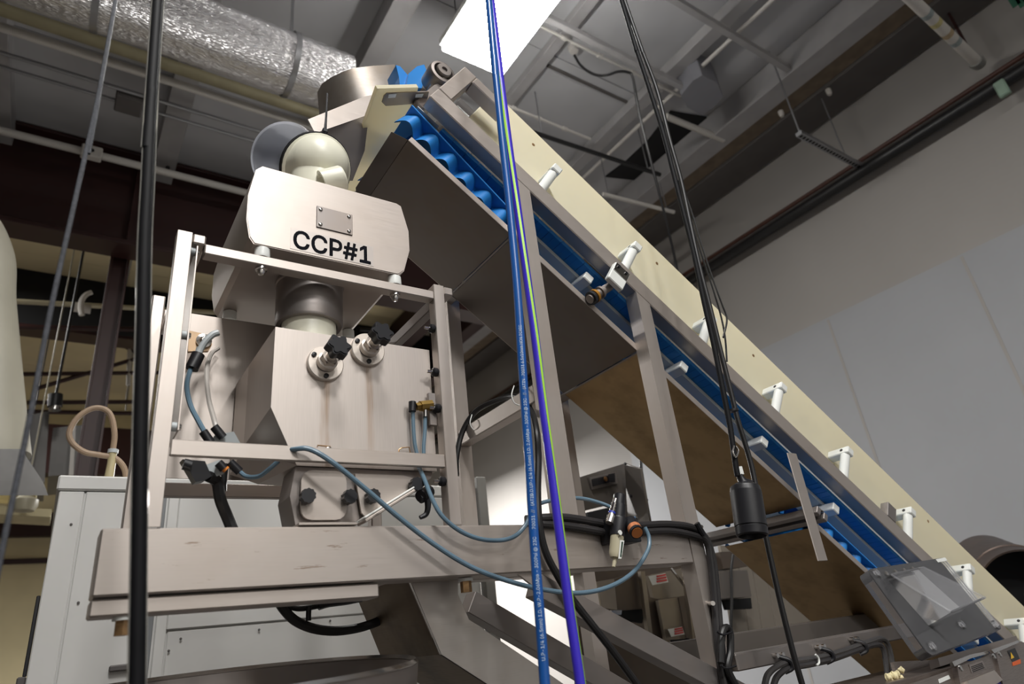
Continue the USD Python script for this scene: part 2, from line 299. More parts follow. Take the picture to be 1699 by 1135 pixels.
lc = thing('lamp_cord', 'thin cord from a ceiling socket looping down behind the pendant leads', 'cord', tuple(at(952, 88, Z=6.2)))
obj('socket', MB().lathe([(0, -.05), (.04, -.05), (.05, 0), (0, 0)], at(952, 84, Z=6.2) + [0, 0, .04], (0, 0, 1), 16), WPIPE, lc)
obj('cord', MB().tube([at(953, 92, Z=6.15), at(965, 110, Z=6.0), at(985, 123, Z=5.85), at(1005, 125, Z=5.75), at(1025, 119, Z=5.75), at(1042, 120, Z=5.75), at(1050, 130, Z=5.7), at(1060, 185, Z=5.4), at(1078, 260, Z=5.0), at(1100, 345, Z=4.6), at(1122, 440, Z=4.2), at(1124, 470, Z=4.05)], .012, 8), BLACK, lc)
# the lamp in view
lu = thing('ceiling_luminaire', 'bright rectangular ceiling lamp above the conveyor head', 'lamp', (2.17, 1.2, 5.6))
obj('housing', MB().box((1.885, .62, 5.67), (2.45, 1.81, 5.73), .004), WHITE_P, lu, smooth=False); obj('diffuser', MB().box((1.895, .63, 5.60), (2.44, 1.80, 5.669), .01), mat_emit('lamp_glow', (1, .98, .94), LAMP_I * .8), lu, smooth=False)
for x in (1.98, 2.35):
    for y in (.75, 1.68): obj('hanger', MB().cyl((x, y, 5.731), (x, y, ZC - .02), .006, 8), CONDUIT, lu)
# foil duct and pipes at the upper left
yd, zd, rd = 2.35, 5.50, .225
n = {'tc': ('texture_coordinate', {}), 'mp': ('mapping', {'scale': (2, 10, 10)}), 'vo': ('voronoi_texture', {'scale': 14.}), 'nz': ('noise_texture', {'scale': 30., 'detail': 3.}), 'bp': ('bump', {'strength': .55, 'distance': .02}), 'b2': ('bump', {'strength': .35, 'distance': .01}), 'p': ('principled_bsdf', {'metallic': .9, 'roughness': .26, 'base_color': (.8, .79, .8)})}
FOIL = usdkit.material(stage, '/World/Looks/foil', n, [('tc.object', 'mp.vector'), ('mp.vector', 'vo.vector'), ('tc.object', 'nz.vector'), ('vo.distance', 'bp.height'), ('bp.normal', 'b2.normal'), ('nz.fac', 'b2.height'), ('b2.normal', 'p.normal')], surface='p.BSDF')
du = thing('foil_duct', 'silver foil wrapped round duct along the ceiling at the upper left', 'duct', (0, yd, zd))
mb = MB(); xx = np.linspace(-6.9, 1.34, 260); mb.tube([(x, yd, zd) for x in xx], rd * (1 + .012 * np.sin(xx * 70)), 40, 0); obj('wrap', mb, FOIL, du)
for x in (-2.2, -.3, .9): obj('hanger_strap', MB().lathe([(rd + .008, 0), (rd + .008, .04), (rd + .014, .04), (rd + .014, 0)], (x, yd, zd), (1, 0, 0), 40, True), CONDUIT, du)
for x in (-2.18, -.28, .92): obj('hanger_rod', MB().box((x - .012, yd - .002, zd + rd + .012), (x + .012, yd + .002, ZC - .02), 0), CONDUIT, du)
def pipes_left():
    D = [('cream pipe just below the foil duct', (0, 18), (420, 152), 5.9, .05, mat_plain('cream_pipe', (140, 132, 104), .5)), ('white pipe under the cream one at the upper left', (0, 64), (430, 166), 5.9, .035, WPIPE),
         ('upper of two thin steel conduits at the upper left', (0, 104), (330, 172), 5.9, .018, CONDUIT), ('lower of two thin steel conduits at the upper left', (0, 124), (420, 222), 5.9, .016, CONDUIT), ('white pipe along the top of the maroon girder', (0, 229), (420, 312), 5.9, .035, WPIPE)]
    for lab, a, b, z, r, m in D:
        y = (at(*a, Z=z)[1] + at(*b, Z=z)[1]) / 2; pipe('ceiling_pipe', lab, 'pipe', (-6.9, y, z), (2.4, y, z), r, m)
pipes_left()
cb = thing('conduit_box', 'small grey conduit box where the thin conduits cross a roof beam', 'junction box', tuple(at(213, 178, Z=5.85)))
o = at(213, 178, Z=5.85); obj('body', MB().box(o - [.10, .10, .0], o + [.10, .10, .10], .01), GREYT, cb)
cb = thing('conduit_box', 'small white box on the pipe above the maroon girder', 'junction box', tuple(at(152, 254, Z=5.85)))
o = at(152, 254, Z=5.85); obj('body', MB().box(o - [.08, .04, .06], o + [.08, .04, .06], .01), WPIPE, cb); obj('knockout', MB().lathe([(0, .002), (.02, .002), (.02, 0)], o - [0, .041, 0], (0, -1, 0), 14), BLACK, cb)
pipe('hanger_rod', 'thin dark rod hanging between the foil duct and the maroon girder', 'rod', at(305, 145, Y=4.0), at(278, 280, Y=4.6), .02, BLACK)
# maroon steel: girder, column, purlins beyond
gi = thing('steel_girder', 'long dark maroon steel girder across the upper left', 'girder', (0, 4.85, 5.6))
obj('web', MB().box((-6.9, 4.85, 5.22), (5.04, 4.87, 6.2), 0), MAROON, gi); obj('bottom_flange', MB().box((-6.9, 4.72, 5.17), (5.04, 5.0, 5.215), .004), MAROON, gi); obj('top_flange', MB().box((-6.9, 4.72, 6.2), (5.04, 5.0, 6.235), .004), MAROON, gi)
for x in (.13, 2.6): obj('stiffener', MB().box((x, 4.78, 5.22), (x + .03, 4.849, 6.195), 0), MAROON, gi)
co = thing('steel_column', 'dark maroon steel column under the girder at the left', 'column', (.1, 5.2, 0))
obj('flange', MB().box((.03, 5.02, 0), (.05, 5.18, 5.6), .002), MAROON, co); obj('flange', MB().box((.17, 5.02, 0), (.19, 5.18, 5.6), .002), MAROON, co); obj('web', MB().box((.051, 5.09, 0), (.169, 5.11, 5.6), 0), MAROON, co)
gi = thing('steel_girder', 'second, blackish steel girder farther back at the left, crossed by pipes', 'girder', (0, 7.5, 5.9))
obj('web', MB().box((-6.9, 7.5, 5.46), (5.0, 7.52, 6.24), 0), DARK, gi); obj('bottom_flange', MB().box((-6.9, 7.36, 5.42), (5.0, 7.66, 5.459), .004), MAROON, gi)
gi = thing('steel_girder', 'third maroon girder at the very back of the hall, low at the left', 'girder', (0, 12, 5.3))
obj('web', MB().box((-6.9, 12, 4.9), (5.0, 12.02, 5.75), 0), MAROON, gi); obj('bottom_flange', MB().box((-6.9, 11.85, 4.85), (5.0, 12.16, 4.9), .004), MAROON, gi)
for k, (x, lab) in enumerate([(3.9, 'maroon purlin left of the tall post, seen under the conveyor'), (4.6, 'maroon purlin beside the right wall, seen under the conveyor')]):
    single('steel_purlin', MB().box((x, 5.02, 5.75), (x + .22, 7.34, 6.2), .004), MAROON, lab, 'purlin', smooth=False)
pipe('far_pipe', 'thin cream pipe in front of the blackish girder', 'pipe', at(-30, 497, Y=7.1), at(420, 522, Y=7.1), .03, mat_plain('cream_far_pipe', (186, 178, 150), .5))
ho = thing('pipe_hook', 'pale clamp with a bent hook on the thin cream pipe', 'hook', tuple(at(136, 512, Y=7.08)))
obj('clamp', MB().lathe([(0, -.09), (.06, -.09), (.06, .09), (0, .09)], at(136, 511, Y=7.08), (1, 0, 0), 14), WPIPE, ho); obj('hook', MB().tube(pix([(136, 523), (134, 512), (136, 498), (143, 489), (152, 485)], 7.02), .03, 8), WPIPE, ho)
for a, b, lab in (((30, 543), (300, 548), 'dark rail along the blackish girder'), ((25, 621), (300, 618), 'thin maroon rod low across the far ceiling'), ((45, 668), (225, 667), 'upper of two dark rods behind the hose loop'), ((40, 683), (225, 686), 'lower of two dark rods behind the hose loop'), ((60, 645), (236, 592), 'slanting dark brace rod rising to the right at the far left'), ((165, 552), (232, 588), 'slanting dark brace rod falling to the right at the far left')):
    (hung if 'behind the hose' in lab else pipe)('brace_rod', lab, 'rod', at(*a, Y=7.3 if 'rail' in lab else 9), at(*b, Y=7.3 if 'rail' in lab else 9), .03, MAROON)
rd2 = thing('roof_frame', 'thin pale rectangular roof frame with dark strips behind the left upright', 'frame', tuple(at(240, 510, Y=9)))
for a, b in (((190, 492), (385, 500)), ((190, 492), (183, 560)), ((218, 500), (213, 640)), ((180, 540), (300, 545))): obj('bar', MB().cyl(at(*a, Y=9), at(*b, Y=9), .03, 8), mat_plain('pale_bar', (176, 166, 132), .6) if a == (190, 492) and b[0] > 300 else WPIPE, rd2)
# seen through the gap right of the stand: dark pipes under the far roof
for a, b, lab in (((622, 517), (695, 523), 'dark corrugated pipe seen between the two star knobs and the CCP#1 box'), ((596, 547), (660, 552), 'thin dark wire below the corrugated pipe, by the star knobs'), ((765, 527), (800, 531), 'dark rod seen in the gap right of the stand')):
    pipe('roof_pipe', lab, 'pipe', at(*a, Y=7.2), at(*b, Y=7.2), .035 if 'corr' in lab else .015, BLACK)
for a, b, lab in (((712, 495), (655, 552), 'slanting dark conduit seen beside the right star knob'), ((797, 520), (766, 545), 'slanting dark conduit seen right of the stand')):
    pipe('roof_conduit', lab, 'conduit', at(*a, Y=7.2), at(*b, Y=7.9), .018, GREYT)
# wall services on the right
pipe('wall_pipe', 'thick black pipe along the right wall', 'pipe', (5.88, -6, 5.165), (5.88, 11, 5.165), .055, BLACK); pipe('wall_pipe', 'thin brown pipe just above the black pipe on the right wall', 'pipe', (5.93, -6, 5.31), (5.93, 11, 5.31), .022, mat_plain('brown_pipe', (74, 44, 34), .5))
pc = thing('pipe_clip', 'green and white clip on the pipes of the right wall', 'clip', tuple(at(1660, 147, X=5.82)))
o = at(1660, 143, X=5.82); obj('clip', MB().box(o - [.02, .04, .10], o + [.03, .04, .05], .01), mat_plain('pale_green', (128, 150, 134), .5), pc)
sr = thing('slotted_rail', 'slotted steel channel hung under the ceiling near the right wall', 'channel', tuple(at(1400, 265, Z=5.2)))
a, b = at(1325, 225, Z=5.2), at(1490, 310, Z=5.2); y0 = (a[1] + b[1]) / 2; b = np.array([min(b[0], 5.9), y0, 5.2]); a = np.array([a[0], y0, 5.2])
obj('channel', MB().box((a[0], y0 - .03, 5.2), (b[0] , y0 + .03, 5.24), .003), CONDUIT, sr)
for k in range(22): x = a[0] + .03 + (b[0] - a[0] - .06) * k / 21; obj('slot', MB().box((x - .014, y0 - .014, 5.1985), (x + .014, y0 + .014, 5.1998), 0), DARK, sr)
for x in (a[0] + .03, a[0] + .75): obj('hanger_rod', MB().cyl((x, y0, 5.241), (x, y0, ZC - .03), .008, 8), CONDUIT, sr)
wp = thing('sprinkler_pipe', 'white pipe with stickers and a capped end at the upper right', 'pipe', tuple(at(1570, 50, Z=5.4)))
a, b = at(1505, -8, Z=5.4), at(1622, 104, Z=5.4); obj('tube', MB().cyl(a - (b - a) * .6, b, .042, 20), WPIPE, wp)
d = (b - a) / np.linalg.norm(b - a); obj('end_cap', MB().lathe([(0, -.05), (.052, -.05), (.058, -.02), (.052, .03), (.03, .045), (0, .05)], b, d, 24), mat_plain('cap_grey', (150, 150, 146), .4, .4), wp)
for t in (.22, .34, .5, .62): obj('sticker', MB().lathe([(.0426, 0), (.0426, .06)], a + (b - a) * t, d, 20), mat_plain('sticker' + str(int(t * 100)), ((150, 160, 140), (170, 150, 120), (140, 150, 150), (180, 170, 120))[int(t * 10) % 4], .5, var=.2, scale=60), wp)
obj('hanger_rod', MB().cyl(b + [-.05, 0, .05], at(1555, -12, Z=ZC - .02), .012, 8), MAROON, wp)
for (x, y, lab) in ((1375, 152, 'small pale pipe fitting on the grey ledger'), (1296, 188, 'small pale knob fitting on the grey ledger, left of the slotted channel')):
    k = thing('ledger_fitting', lab, 'fitting', tuple(at(x, y, Z=5.93))); o = at(x, y, Z=5.93); obj('body', MB().lathe([(0, -.04), (.018, -.04), (.026, -.015), (.026, .025), (.014, .035), (0, .035)], o, (0, 0, 1), 16), WPIPE, k)
es = thing('green_black_switch', 'corner of a dark green and black wall switch at the top right edge', 'lamp', tuple(at(1692, 8, X=5.6)));  # small green and black switch, not a lamp
obj('case', MB().box(at(1676, -25, X=5.6), at(1715, 18, X=5.75), .01), BLACK, es)
for t in (0, 1, 2): obj('bar', MB().box(at(1678 + 12 * t, -22, X=5.595), at(1681 + 12 * t, 14, X=5.598), 0), mat_plain('green_bar%d' % t, (40, 90, 70), .4), es)
# white vertical duct and plant at the left edge
vd = thing('vertical_duct', 'pale insulated round duct dropping down the left edge', 'duct', tuple(at(-25, 600, Y=3.0)))
obj('wrap', MB().tube([at(-700, 260, Y=3.0), at(-260, 330, Y=3.0), at(-110, 362, Y=3.0), at(-62, 420, Y=3.0), at(-60, 500, Y=3.0), at(-50, 650, Y=3.0), at(-40, 770, Y=3.0)], .235, 32), mat_plain('pale_wrap', (150, 146, 132), .5, var=.06, scale=4), vd)
obj('boot', MB().hull([at(x, y, Y=Y) for Y in (2.7, 3.3) for x, y in ((-60, 745), (35, 745), (72, 800), (80, 822), (-80, 822))]), mat_plain('boot_film', (96, 94, 92), .3, var=.15, scale=8), vd)
ah = thing('air_handler', 'dim grey air handler hanging behind the hose loop', 'machine', tuple(at(95, 750, Y=6)))
AHG = mat_plain('galvanised_dim', (86, 84, 82), .45, .4, var=.15, scale=4)
for q, Y in (([(42, 690), (82, 682), (74, 800), (64, 800), (34, 800)], 6.0), ([(88, 710), (148, 704), (148, 785), (80, 790)], 6.2)): slab(q, at(90, 740, Y=Y), (0, -1, 0), .8, AHG, ah, 'casing')
slab([(120, 700), (126, 700), (122, 788), (114, 788)], at(120, 740, Y=6.15), (0, -1, 0), .02, WPIPE, ah, 'edge_strip')
slab([(-20, 800), (62, 806), (60, 822), (-20, 818)], at(30, 812, Y=6), (0, -1, 0), .4, mat_plain('cream_trim', (186, 176, 140), .6), ah, 'drain_tray')
slab([(-20, 838), (86, 845), (84, 858), (-20, 852)], at(30, 850, Y=6), (0, -1, 0), .4, mat_plain('cream_trim2', (190, 178, 140), .6), ah, 'support_rail')
sl = thing('dome_lamp', 'pale round dome lamp under the air handler at the left', 'lamp', tuple(at(40, 840, Y=5.6)))
obj('dome', MB().lathe([(0, -.07), (.08, -.06), (.10, -.02), (.10, .03), (.04, .07), (.006, .2), (.006, ZC - at(40, 836, Y=5.6)[2]), (0, ZC - at(40, 836, Y=5.6)[2])], at(40, 836, Y=5.6), (0, 0, 1), 24), mat_plain('dome_glass', (150, 144, 124), .4), sl)
sp = thing('spot_lamp', 'small black spot lamp with a glint, left of the hose loop', 'lamp', tuple(at(92, 662, Y=5.7)))
obj('body', MB().cyl(at(92, 655, Y=5.7), at(91, 675, Y=5.7), .06, 14), BLACK, sp); obj('rim', MB().cyl(at(91, 675, Y=5.7), at(91, 681, Y=5.7), .05, 14), CHROME, sp); obj('stem', MB().cyl(at(93, 655, Y=5.7), at(93, 655, Y=5.7) * [1, 1, 0] + [0, 0, ZC], .012, 8), BLACK, sp)
# ---------------------------------------------------------------- conveyor axes: s down the slope, y across, n square to the slope
TH = math.radians(36); ES = np.array([math.cos(TH), 0, -math.sin(TH)]); EN = np.array([math.sin(TH), 0, math.cos(TH)]); EY = np.array([0, 1.0, 0])
CO = np.array([1, 0, 2.7665]); C = np.eye(4); C[:3, :3] = np.stack([ES, EY, EN], 1); C[:3, 3] = CO
def cv(s, y, n): return CO + s * ES + y * EY + n * EN
def catc(px, py, **k):
    r = CAM.T @ np.array([(px - 849.5) / FPX, (py - 567.5) / FPX, 1.0]); r = C[:3, :3].T @ r; e = C[:3, :3].T @ (EYE - CO)
    (a, v), = k.items(); i = 'syn'.index(a); return C[:3, :3] @ (e + r * (v - e[i]) / r[i]) + CO

# ---------------------------------------------------------------- support frame: beam, posts, braces
fr = thing('support_frame', 'welded brushed steel stand of square tube, with a long level beam across the picture', 'machine frame', (1.0, .25, 0))
def fbox(name, a, b, m=STEEL, parent=None, ch=.003, **k): return obj(name, MB().box(a, b, ch), m, parent or fr, **k)
BZ0, BZ1 = 1.629, 1.733
fbox('beam', (.055, 0, BZ0), (1.419, .075, BZ1), BEAMST, label='long level front beam of brushed steel, scratched')
fbox('foot_rail', (.055, .008, 1.600), (.53, .07, 1.626))
fbox('beam', (.14, .47, 1.665), (1.419, .545, BZ1), label='far level beam behind the chute')
for x in (.16, .93): fbox('cross_member', (x, .077, 1.67), (x + .05, .468, BZ1 - .01), STEEL_D)
# posts: the tall one and the one further down the slope, both up to the conveyor rail
def rail_z(x): return 3.493 - math.tan(TH) * x
PX1, PX2 = .998, 1.4205
def post(name, x0, x1, y0, y1, zb, m=STEEL_V):
    mb = MB(); d = .003
    P = []
    for x, y in ((x0, y0), (x1, y0), (x1, y1), (x0, y1)):
        P += [(x, y, zb), (x, y, rail_z(x) - .001)]
    mb.hull(P); return obj(name, mb, m, fr, smooth=False)
post('post', PX1, PX1 + .048, 0, .05, BZ1 + .001)
post('post', PX2, PX2 + .051, 0, .05, .0)
post('post', PX1, PX1 + .048, .47, .52, BZ1 + .001)
post('post', PX2, PX2 + .051, .47, .52, .0)
fbox('cross_member', (PX1 + .002, .0515, 2.062), (PX1 + .042, .4685, 2.112), STEEL)
# diagonal braces below the beam
def brace(a, b, Y, w, h, m):
    p, q = at(*a, Y=Y), at(*b, Y=Y); obj('brace', MB().bar(p, q + (q - p) * .5, w, h), m, fr)
brace((885, 972), (1160, 1118), .025, .045, .05, STEEL_D); brace((775, 1000), (980, 1120), .30, .05, .055, STEEL_D)
mb = MB().prism([(.86, 1.6275), (1.0, 1.6275), (1.0, 1.56), (.97, 1.55)], (0, .0, 0), (1, 0, 0), (0, 0, 1), (0, 1, 0), .012, .02); obj('gusset', mb, STEEL, fr)
for (x, y) in ((.105, .03), (.735, .03)):
    b = MB().lathe([(0, 0), (.016, 0), (.016, .006), (0, .006)], (x, y, BZ0 - (.035 if x < .5 else .008)), (0, 0, 1), 16); obj('washer', b, WHITE_P, fr)
    b = MB().lathe([(0, -.022), (.012, -.022), (.012, 0), (0, 0)], (x, y, BZ0 - (.035 if x < .5 else .008)), (0, 0, 1), 6); obj('hex_bolt', b, RUSTB, fr, smooth=False)

# ---------------------------------------------------------------- detector stand: the light open frame that stands on the beam
st = thing('detector_stand', 'open steel angle frame on the beam, carrying the CCP#1 box', 'stand', (.43, .2, BZ1))
def angle(x0, x1, z0, z1, side):
    mb = MB().box((x0, 0, z0), (x1, .003, z1), .0008)
    xe = x0 if side < 0 else x1
    mb.box((xe - .003 * (side > 0), .003, z0), (xe + .003 * (side < 0), .032, z1), .0008); return mb
obj('upright', angle(.112, .140, BZ1 + .001, 2.326, -1), STEEL_V, st)
obj('upright', angle(.691, .719, BZ1 + .001, 2.326, -1), STEEL_V, st)
obj('tie_bar', MB().box((.165, .001, 2.283), (.69, .030, 2.306), .002), STEEL, st)
obj('tie_bar', MB().box((.142, .001, 1.858), (.69, .012, 1.888), .002), STEEL, st)
obj('side_bar', MB().box((.141, 0, 2.302), (.166, .46, 2.325), .003), STEEL, st)
obj('side_bar', MB().box((.720, 0, 2.302), (.745, .46, 2.325), .003), STEEL, st)
obj('side_bar', MB().box((.694, .033, 2.27), (.718, .46, 2.30), .002), STEEL_D, st)
obj('rear_upright', MB().box((.112, .43, BZ1 + .001), (.142, .46, 2.40), .003), STEEL_V, st)
obj('rear_upright', MB().box((.691, .43, BZ1 + .001), (.721, .46, 2.326), .003), STEEL_V, st)
obj('tie_bar', MB().box((.143, .44, 2.34), (.30, .455, 2.367), .002), STEEL, st)
obj('tie_bar', MB().box((.143, .44, 1.886), (.69, .46, 1.919), .002), STEEL_D, st)
obj('side_panel', MB().box((.150, .002, 1.905), (.153, .42, 2.298), .0005), STEEL_V, st)
for z in (2.29, 2.10, 1.915):
    obj('spacer', MB().lathe([(0, 0), (.0085, 0), (.0085, .0092), (0, .0092)], (.1405, .016, z), (1, 0, 0), 16), GREY_P, st, label='pale round plastic spacer')
    obj('bolt', MB().lathe([(0, 0), (.0065, 0), (.0055, .004), (0, .005)], (.1535, .016, z), (1, 0, 0), 12), CHROME, st)
obj('back_panel', MB().box((.165, .30, 1.893), (.69, .303, 2.295), .0005), STEEL_V, st)
# ---------------------------------------------------------------- the CCP#1 box
dt = thing('metal_detector', 'wide stainless steel box lettered CCP#1 with a small riveted plate', 'metal detector', (.43, .2, 2.33))
face = [(.259, 2.331), (.597, 2.331), (.612, 2.345), (.630, 2.41), (.630, 2.468), (.612, 2.540), (.600, 2.545), (.268, 2.545), (.254, 2.530), (.241, 2.455), (.241, 2.39), (.249, 2.345)]
def scaled(poly, d):
    c = np.mean(poly, 0); return [tuple(np.array(p) + d * np.sign(c - np.array(p))) for p in poly]
mb = MB().prism(face, (0, 0, 0), (1, 0, 0), (0, 0, 1), (0, 1, 0), .002, .37); mb.prism(scaled(face, .002), (0, 0, 0), (1, 0, 0), (0, 0, 1), (0, 1, 0), 0, .002)
obj('housing', mb, STEEL, dt, smooth=20)
obj('name_plate', MB().box((.393, -.003, 2.411), (.480, -.0005, 2.471), .001), STEEL_D, dt, label='small blank riveted steel plate')
for x in (.402, .471):
    for z in (2.420, 2.462): obj('screw', MB().lathe([(0, .004), (.003, .0035), (.005, .001), (.0052, 0), (0, 0)], (x, -.003, z), (0, -1, 0), 12), CHROME, dt)
obj('label', MB().box((.336, -.0008, 2.338), (.532, -.0002, 2.394), 0), LABELM, dt, label='clear label film under the lettering')
tm = meshkit.text_mesh('CCP#1', .0455, .0006, bold=True); tv = np.array(tm.vertices); tv[:, 0] *= .183 / np.ptp(tv[:, 0]); tv[:, 0] -= tv[:, 0].min()
obj('lettering', MB().add(np.stack([.342 + tv[:, 0], -.0010 - tv[:, 2], 2.343 + tv[:, 1]], 1), np.array(tm.faces)[:, ::-1]), INK, dt, smooth=False, label='large black letters CCP#1')
for x in (.281, .592):
    for y in (.016, .33):
        obj('foot', MB().lathe([(0, 0), (.016, 0), (.017, .006), (.016, .023), (0, .023)], (x, y, 2.3065), (0, 0, 1), 20), WHITE_P, dt, label='round white plastic foot')
    obj('acorn_nut', MB().lathe([(0, -.018), (.006, -.016), (.009, -.010), (.009, -.006), (.0125, -.005), (.0125, 0), (0, 0)], (x, .016, 2.2825), (0, 0, 1), 16), CHROME, dt)
# ---------------------------------------------------------------- drop pipe with its collar below the box
dp = thing('drop_pipe', 'short cream plastic pipe in a dark steel collar below the CCP#1 box', 'pipe', (.42, .12, 2.16))
cx, cy = .420, .125
obj('pipe', MB().lathe([(0, 2.165), (.062, 2.165), (.062, 2.33), (0, 2.33)], (cx, cy, 0), (0, 0, 1), 40), PVC, dp)
obj('collar', MB().lathe([(.064, 2.215), (.074, 2.215), (.077, 2.222), (.077, 2.318), (.080, 2.321), (.080, 2.3295), (.064, 2.3295)], (cx, cy, 0), (0, 0, 1), 48, True), STEEL_D, dp)
# ---------------------------------------------------------------- the reject chute: a tall box with a tapered foot
ch = thing('reject_chute', 'large stainless box chute with two star knobs and round black hand screws', 'chute', (.5, .15, BZ1))
fp = [(.322, 2.160), (.688, 2.160), (.688, 1.845), (.640, 1.800), (.395, 1.737), (.385, 1.745), (.380, 1.855), (.357, 1.89), (.320, 1.978)]
XL = .300
def q3(x, y, z): return (x, y, z)
F0 = [(x, .040, z) for x, z in [(.322, 2.160), (.320, 1.978), (.375, 1.86), (.688, 1.86), (.688, 2.160)]]
mb = MB().hull(F0 + [(.298, .16, 2.115), (.298, .16, 1.93), (.34, .20, 1.86), (.298, .28, 2.115), (.298, .28, 1.90), (.688, .28, 2.160), (.688, .28, 1.86), (.322, .28, 2.16)])
CS = np.array([.429 - .5, .527 - .5]); cst, cbs = lin(150, 112, 72), lin(196, 187, 180)
nn = {'tc': ('texture_coordinate', {}), 'sp': ('separate_xyz', {}), 'mp': ('mapping', {'scale': (90, 90, 3)}), 'br': ('noise_texture', {'scale': 6., 'detail': 4.}), 'wv': ('noise_texture', {'scale': 9., 'detail': 3.}),
      'r2': ('rgb_ramp', {'ramp': [(.3, (.94,) * 3), (.7, (1.0,) * 3)]}), 'mu': ('mix_color', {'blend_type': 'multiply', 'fac': 1.0, 'a': cbs}), 'mx': ('mix_color', {'b': cst}), 'sum': ('math', {'math_type': 'maximum'}),
      'mk': ('mapping', {'scale': (60, 60, 2)}), 'stn': ('noise_texture', {'scale': 4., 'detail': 3.}), 'sr': ('map_range', {'from_min': .35, 'from_max': .65, 'to_min': .25, 'to_max': 1., 'clamp': True}), 'f2': ('math', {'math_type': 'multiply'}), 'f3': ('math', {'math_type': 'multiply', 'value2': .55}), 'p': ('principled_bsdf', {'metallic': .8, 'roughness': .46})}
ll = [('tc.object', 'sp.vector'), ('tc.object', 'mp.vector'), ('mp.vector', 'br.vector'), ('br.fac', 'r2.fac'), ('r2.color', 'mu.b'), ('mu.result', 'mx.a'), ('tc.object', 'mk.vector'), ('mk.vector', 'stn.vector'), ('stn.fac', 'sr.value'), ('tc.object', 'wv.vector')]
for i, zt in enumerate((2.055 - BZ1, 2.10 - BZ1)):
    nn.update({f'w{i}': ('math', {'math_type': 'multiply_add', 'value2': .02, 'value3': float(-CS[i] - .01 - .004)}), f'd{i}': ('math', {'math_type': 'add'}), f'a{i}': ('math', {'math_type': 'absolute'}), f'm{i}': ('map_range', {'range_type': 'smoothstep', 'from_min': .013, 'from_max': .003, 'to_min': 0., 'to_max': 1., 'clamp': True}),
               f'z{i}': ('map_range', {'range_type': 'smoothstep', 'from_min': zt - .30, 'from_max': zt - .05, 'to_min': 0.15, 'to_max': 1., 'clamp': True}), f't{i}': ('math', {'math_type': 'less_than', 'value2': zt}), f'k{i}': ('math', {'math_type': 'multiply'}), f'q{i}': ('math', {'math_type': 'multiply'})})
    ll += [('wv.fac', f'w{i}.value1'), (f'w{i}.value', f'd{i}.value1'), ('sp.x', f'd{i}.value2'), (f'd{i}.value', f'a{i}.value1'), (f'a{i}.value', f'm{i}.value'), ('sp.z', f'z{i}.value'), ('sp.z', f't{i}.value1'), (f'm{i}.result', f'k{i}.value1'), (f'z{i}.result', f'k{i}.value2'), (f'k{i}.value', f'q{i}.value1'), (f't{i}.value', f'q{i}.value2'), (f'q{i}.value', f'sum.value{i + 1}')]
ll += [('sum.value', 'f2.value1'), ('sr.result', 'f2.value2'), ('f2.value', 'f3.value1'), ('f3.value', 'mx.fac'), ('mx.result', 'p.base_color')]
STREAK = usdkit.material(stage, '/World/Looks/rust_streaked_steel', nn, ll, surface='p.BSDF')
obj('body', mb, STREAK, ch, smooth=False)
mb = MB().hull([(x, y, z) for y in (.046, .13) for x, z in [(.375, 1.859), (.680, 1.859), (.675, 1.845), (.60, 1.80), (.480, 1.742), (.378, 1.742), (.365, 1.80)]])
obj('outlet_hopper', mb, STEEL_D, ch, smooth=False)
# flap doors with round black hand screws
obj('flap', MB().prism(rrect(.092, .098, .022), (.428, 0, 1.800), (1, 0, 0), (0, 0, 1), (0, 1, 0), .030, .036), STEEL, ch, label='small square flap with rounded corners')
mb = MB().prism([(.492, 1.845), (.60, 1.845), (.632, 1.838), (.640, 1.822), (.520, 1.752), (.505, 1.765)], (0, 0, 0), (1, 0, 0), (0, 0, 1), (0, 1, 0), .030, .036)
obj('flap', mb, STEEL, ch, label='slanted flap')
obj('shelf', MB().box((.37, .0, 1.7355), (.485, .045, 1.7405), .001), STEEL, ch)
mb = MB().bar((.50, .02, 1.742), (.612, .02, 1.806), .045, .006); obj('slide_gate', mb, STEEL, ch)
mb = MB().bar((.50, .02, 1.749), (.612, .02, 1.813), .040, .004); obj('slide_gate', mb, WHITE_P, ch)
for (x, z) in ((.390, 1.793), (.474, 1.793), (.523, 1.795), (.623, 1.822)):
    pr = [(15.0 if i % 2 else 13.2) for i in range(20)]
    poly = [(x + pr[i] / 1000 * math.cos(i * math.pi / 10), z + pr[i] / 1000 * math.sin(i * math.pi / 10)) for i in range(20)]
    mb = MB().prism(poly, (0, 0, 0), (1, 0, 0), (0, 0, 1), (0, 1, 0), .006, .024); mb.cyl((x, .03, z), (x, .0235, z), .007)
    obj('hand_screw', mb, BLACK_P, ch, smooth=20, label='round black ribbed hand screw')
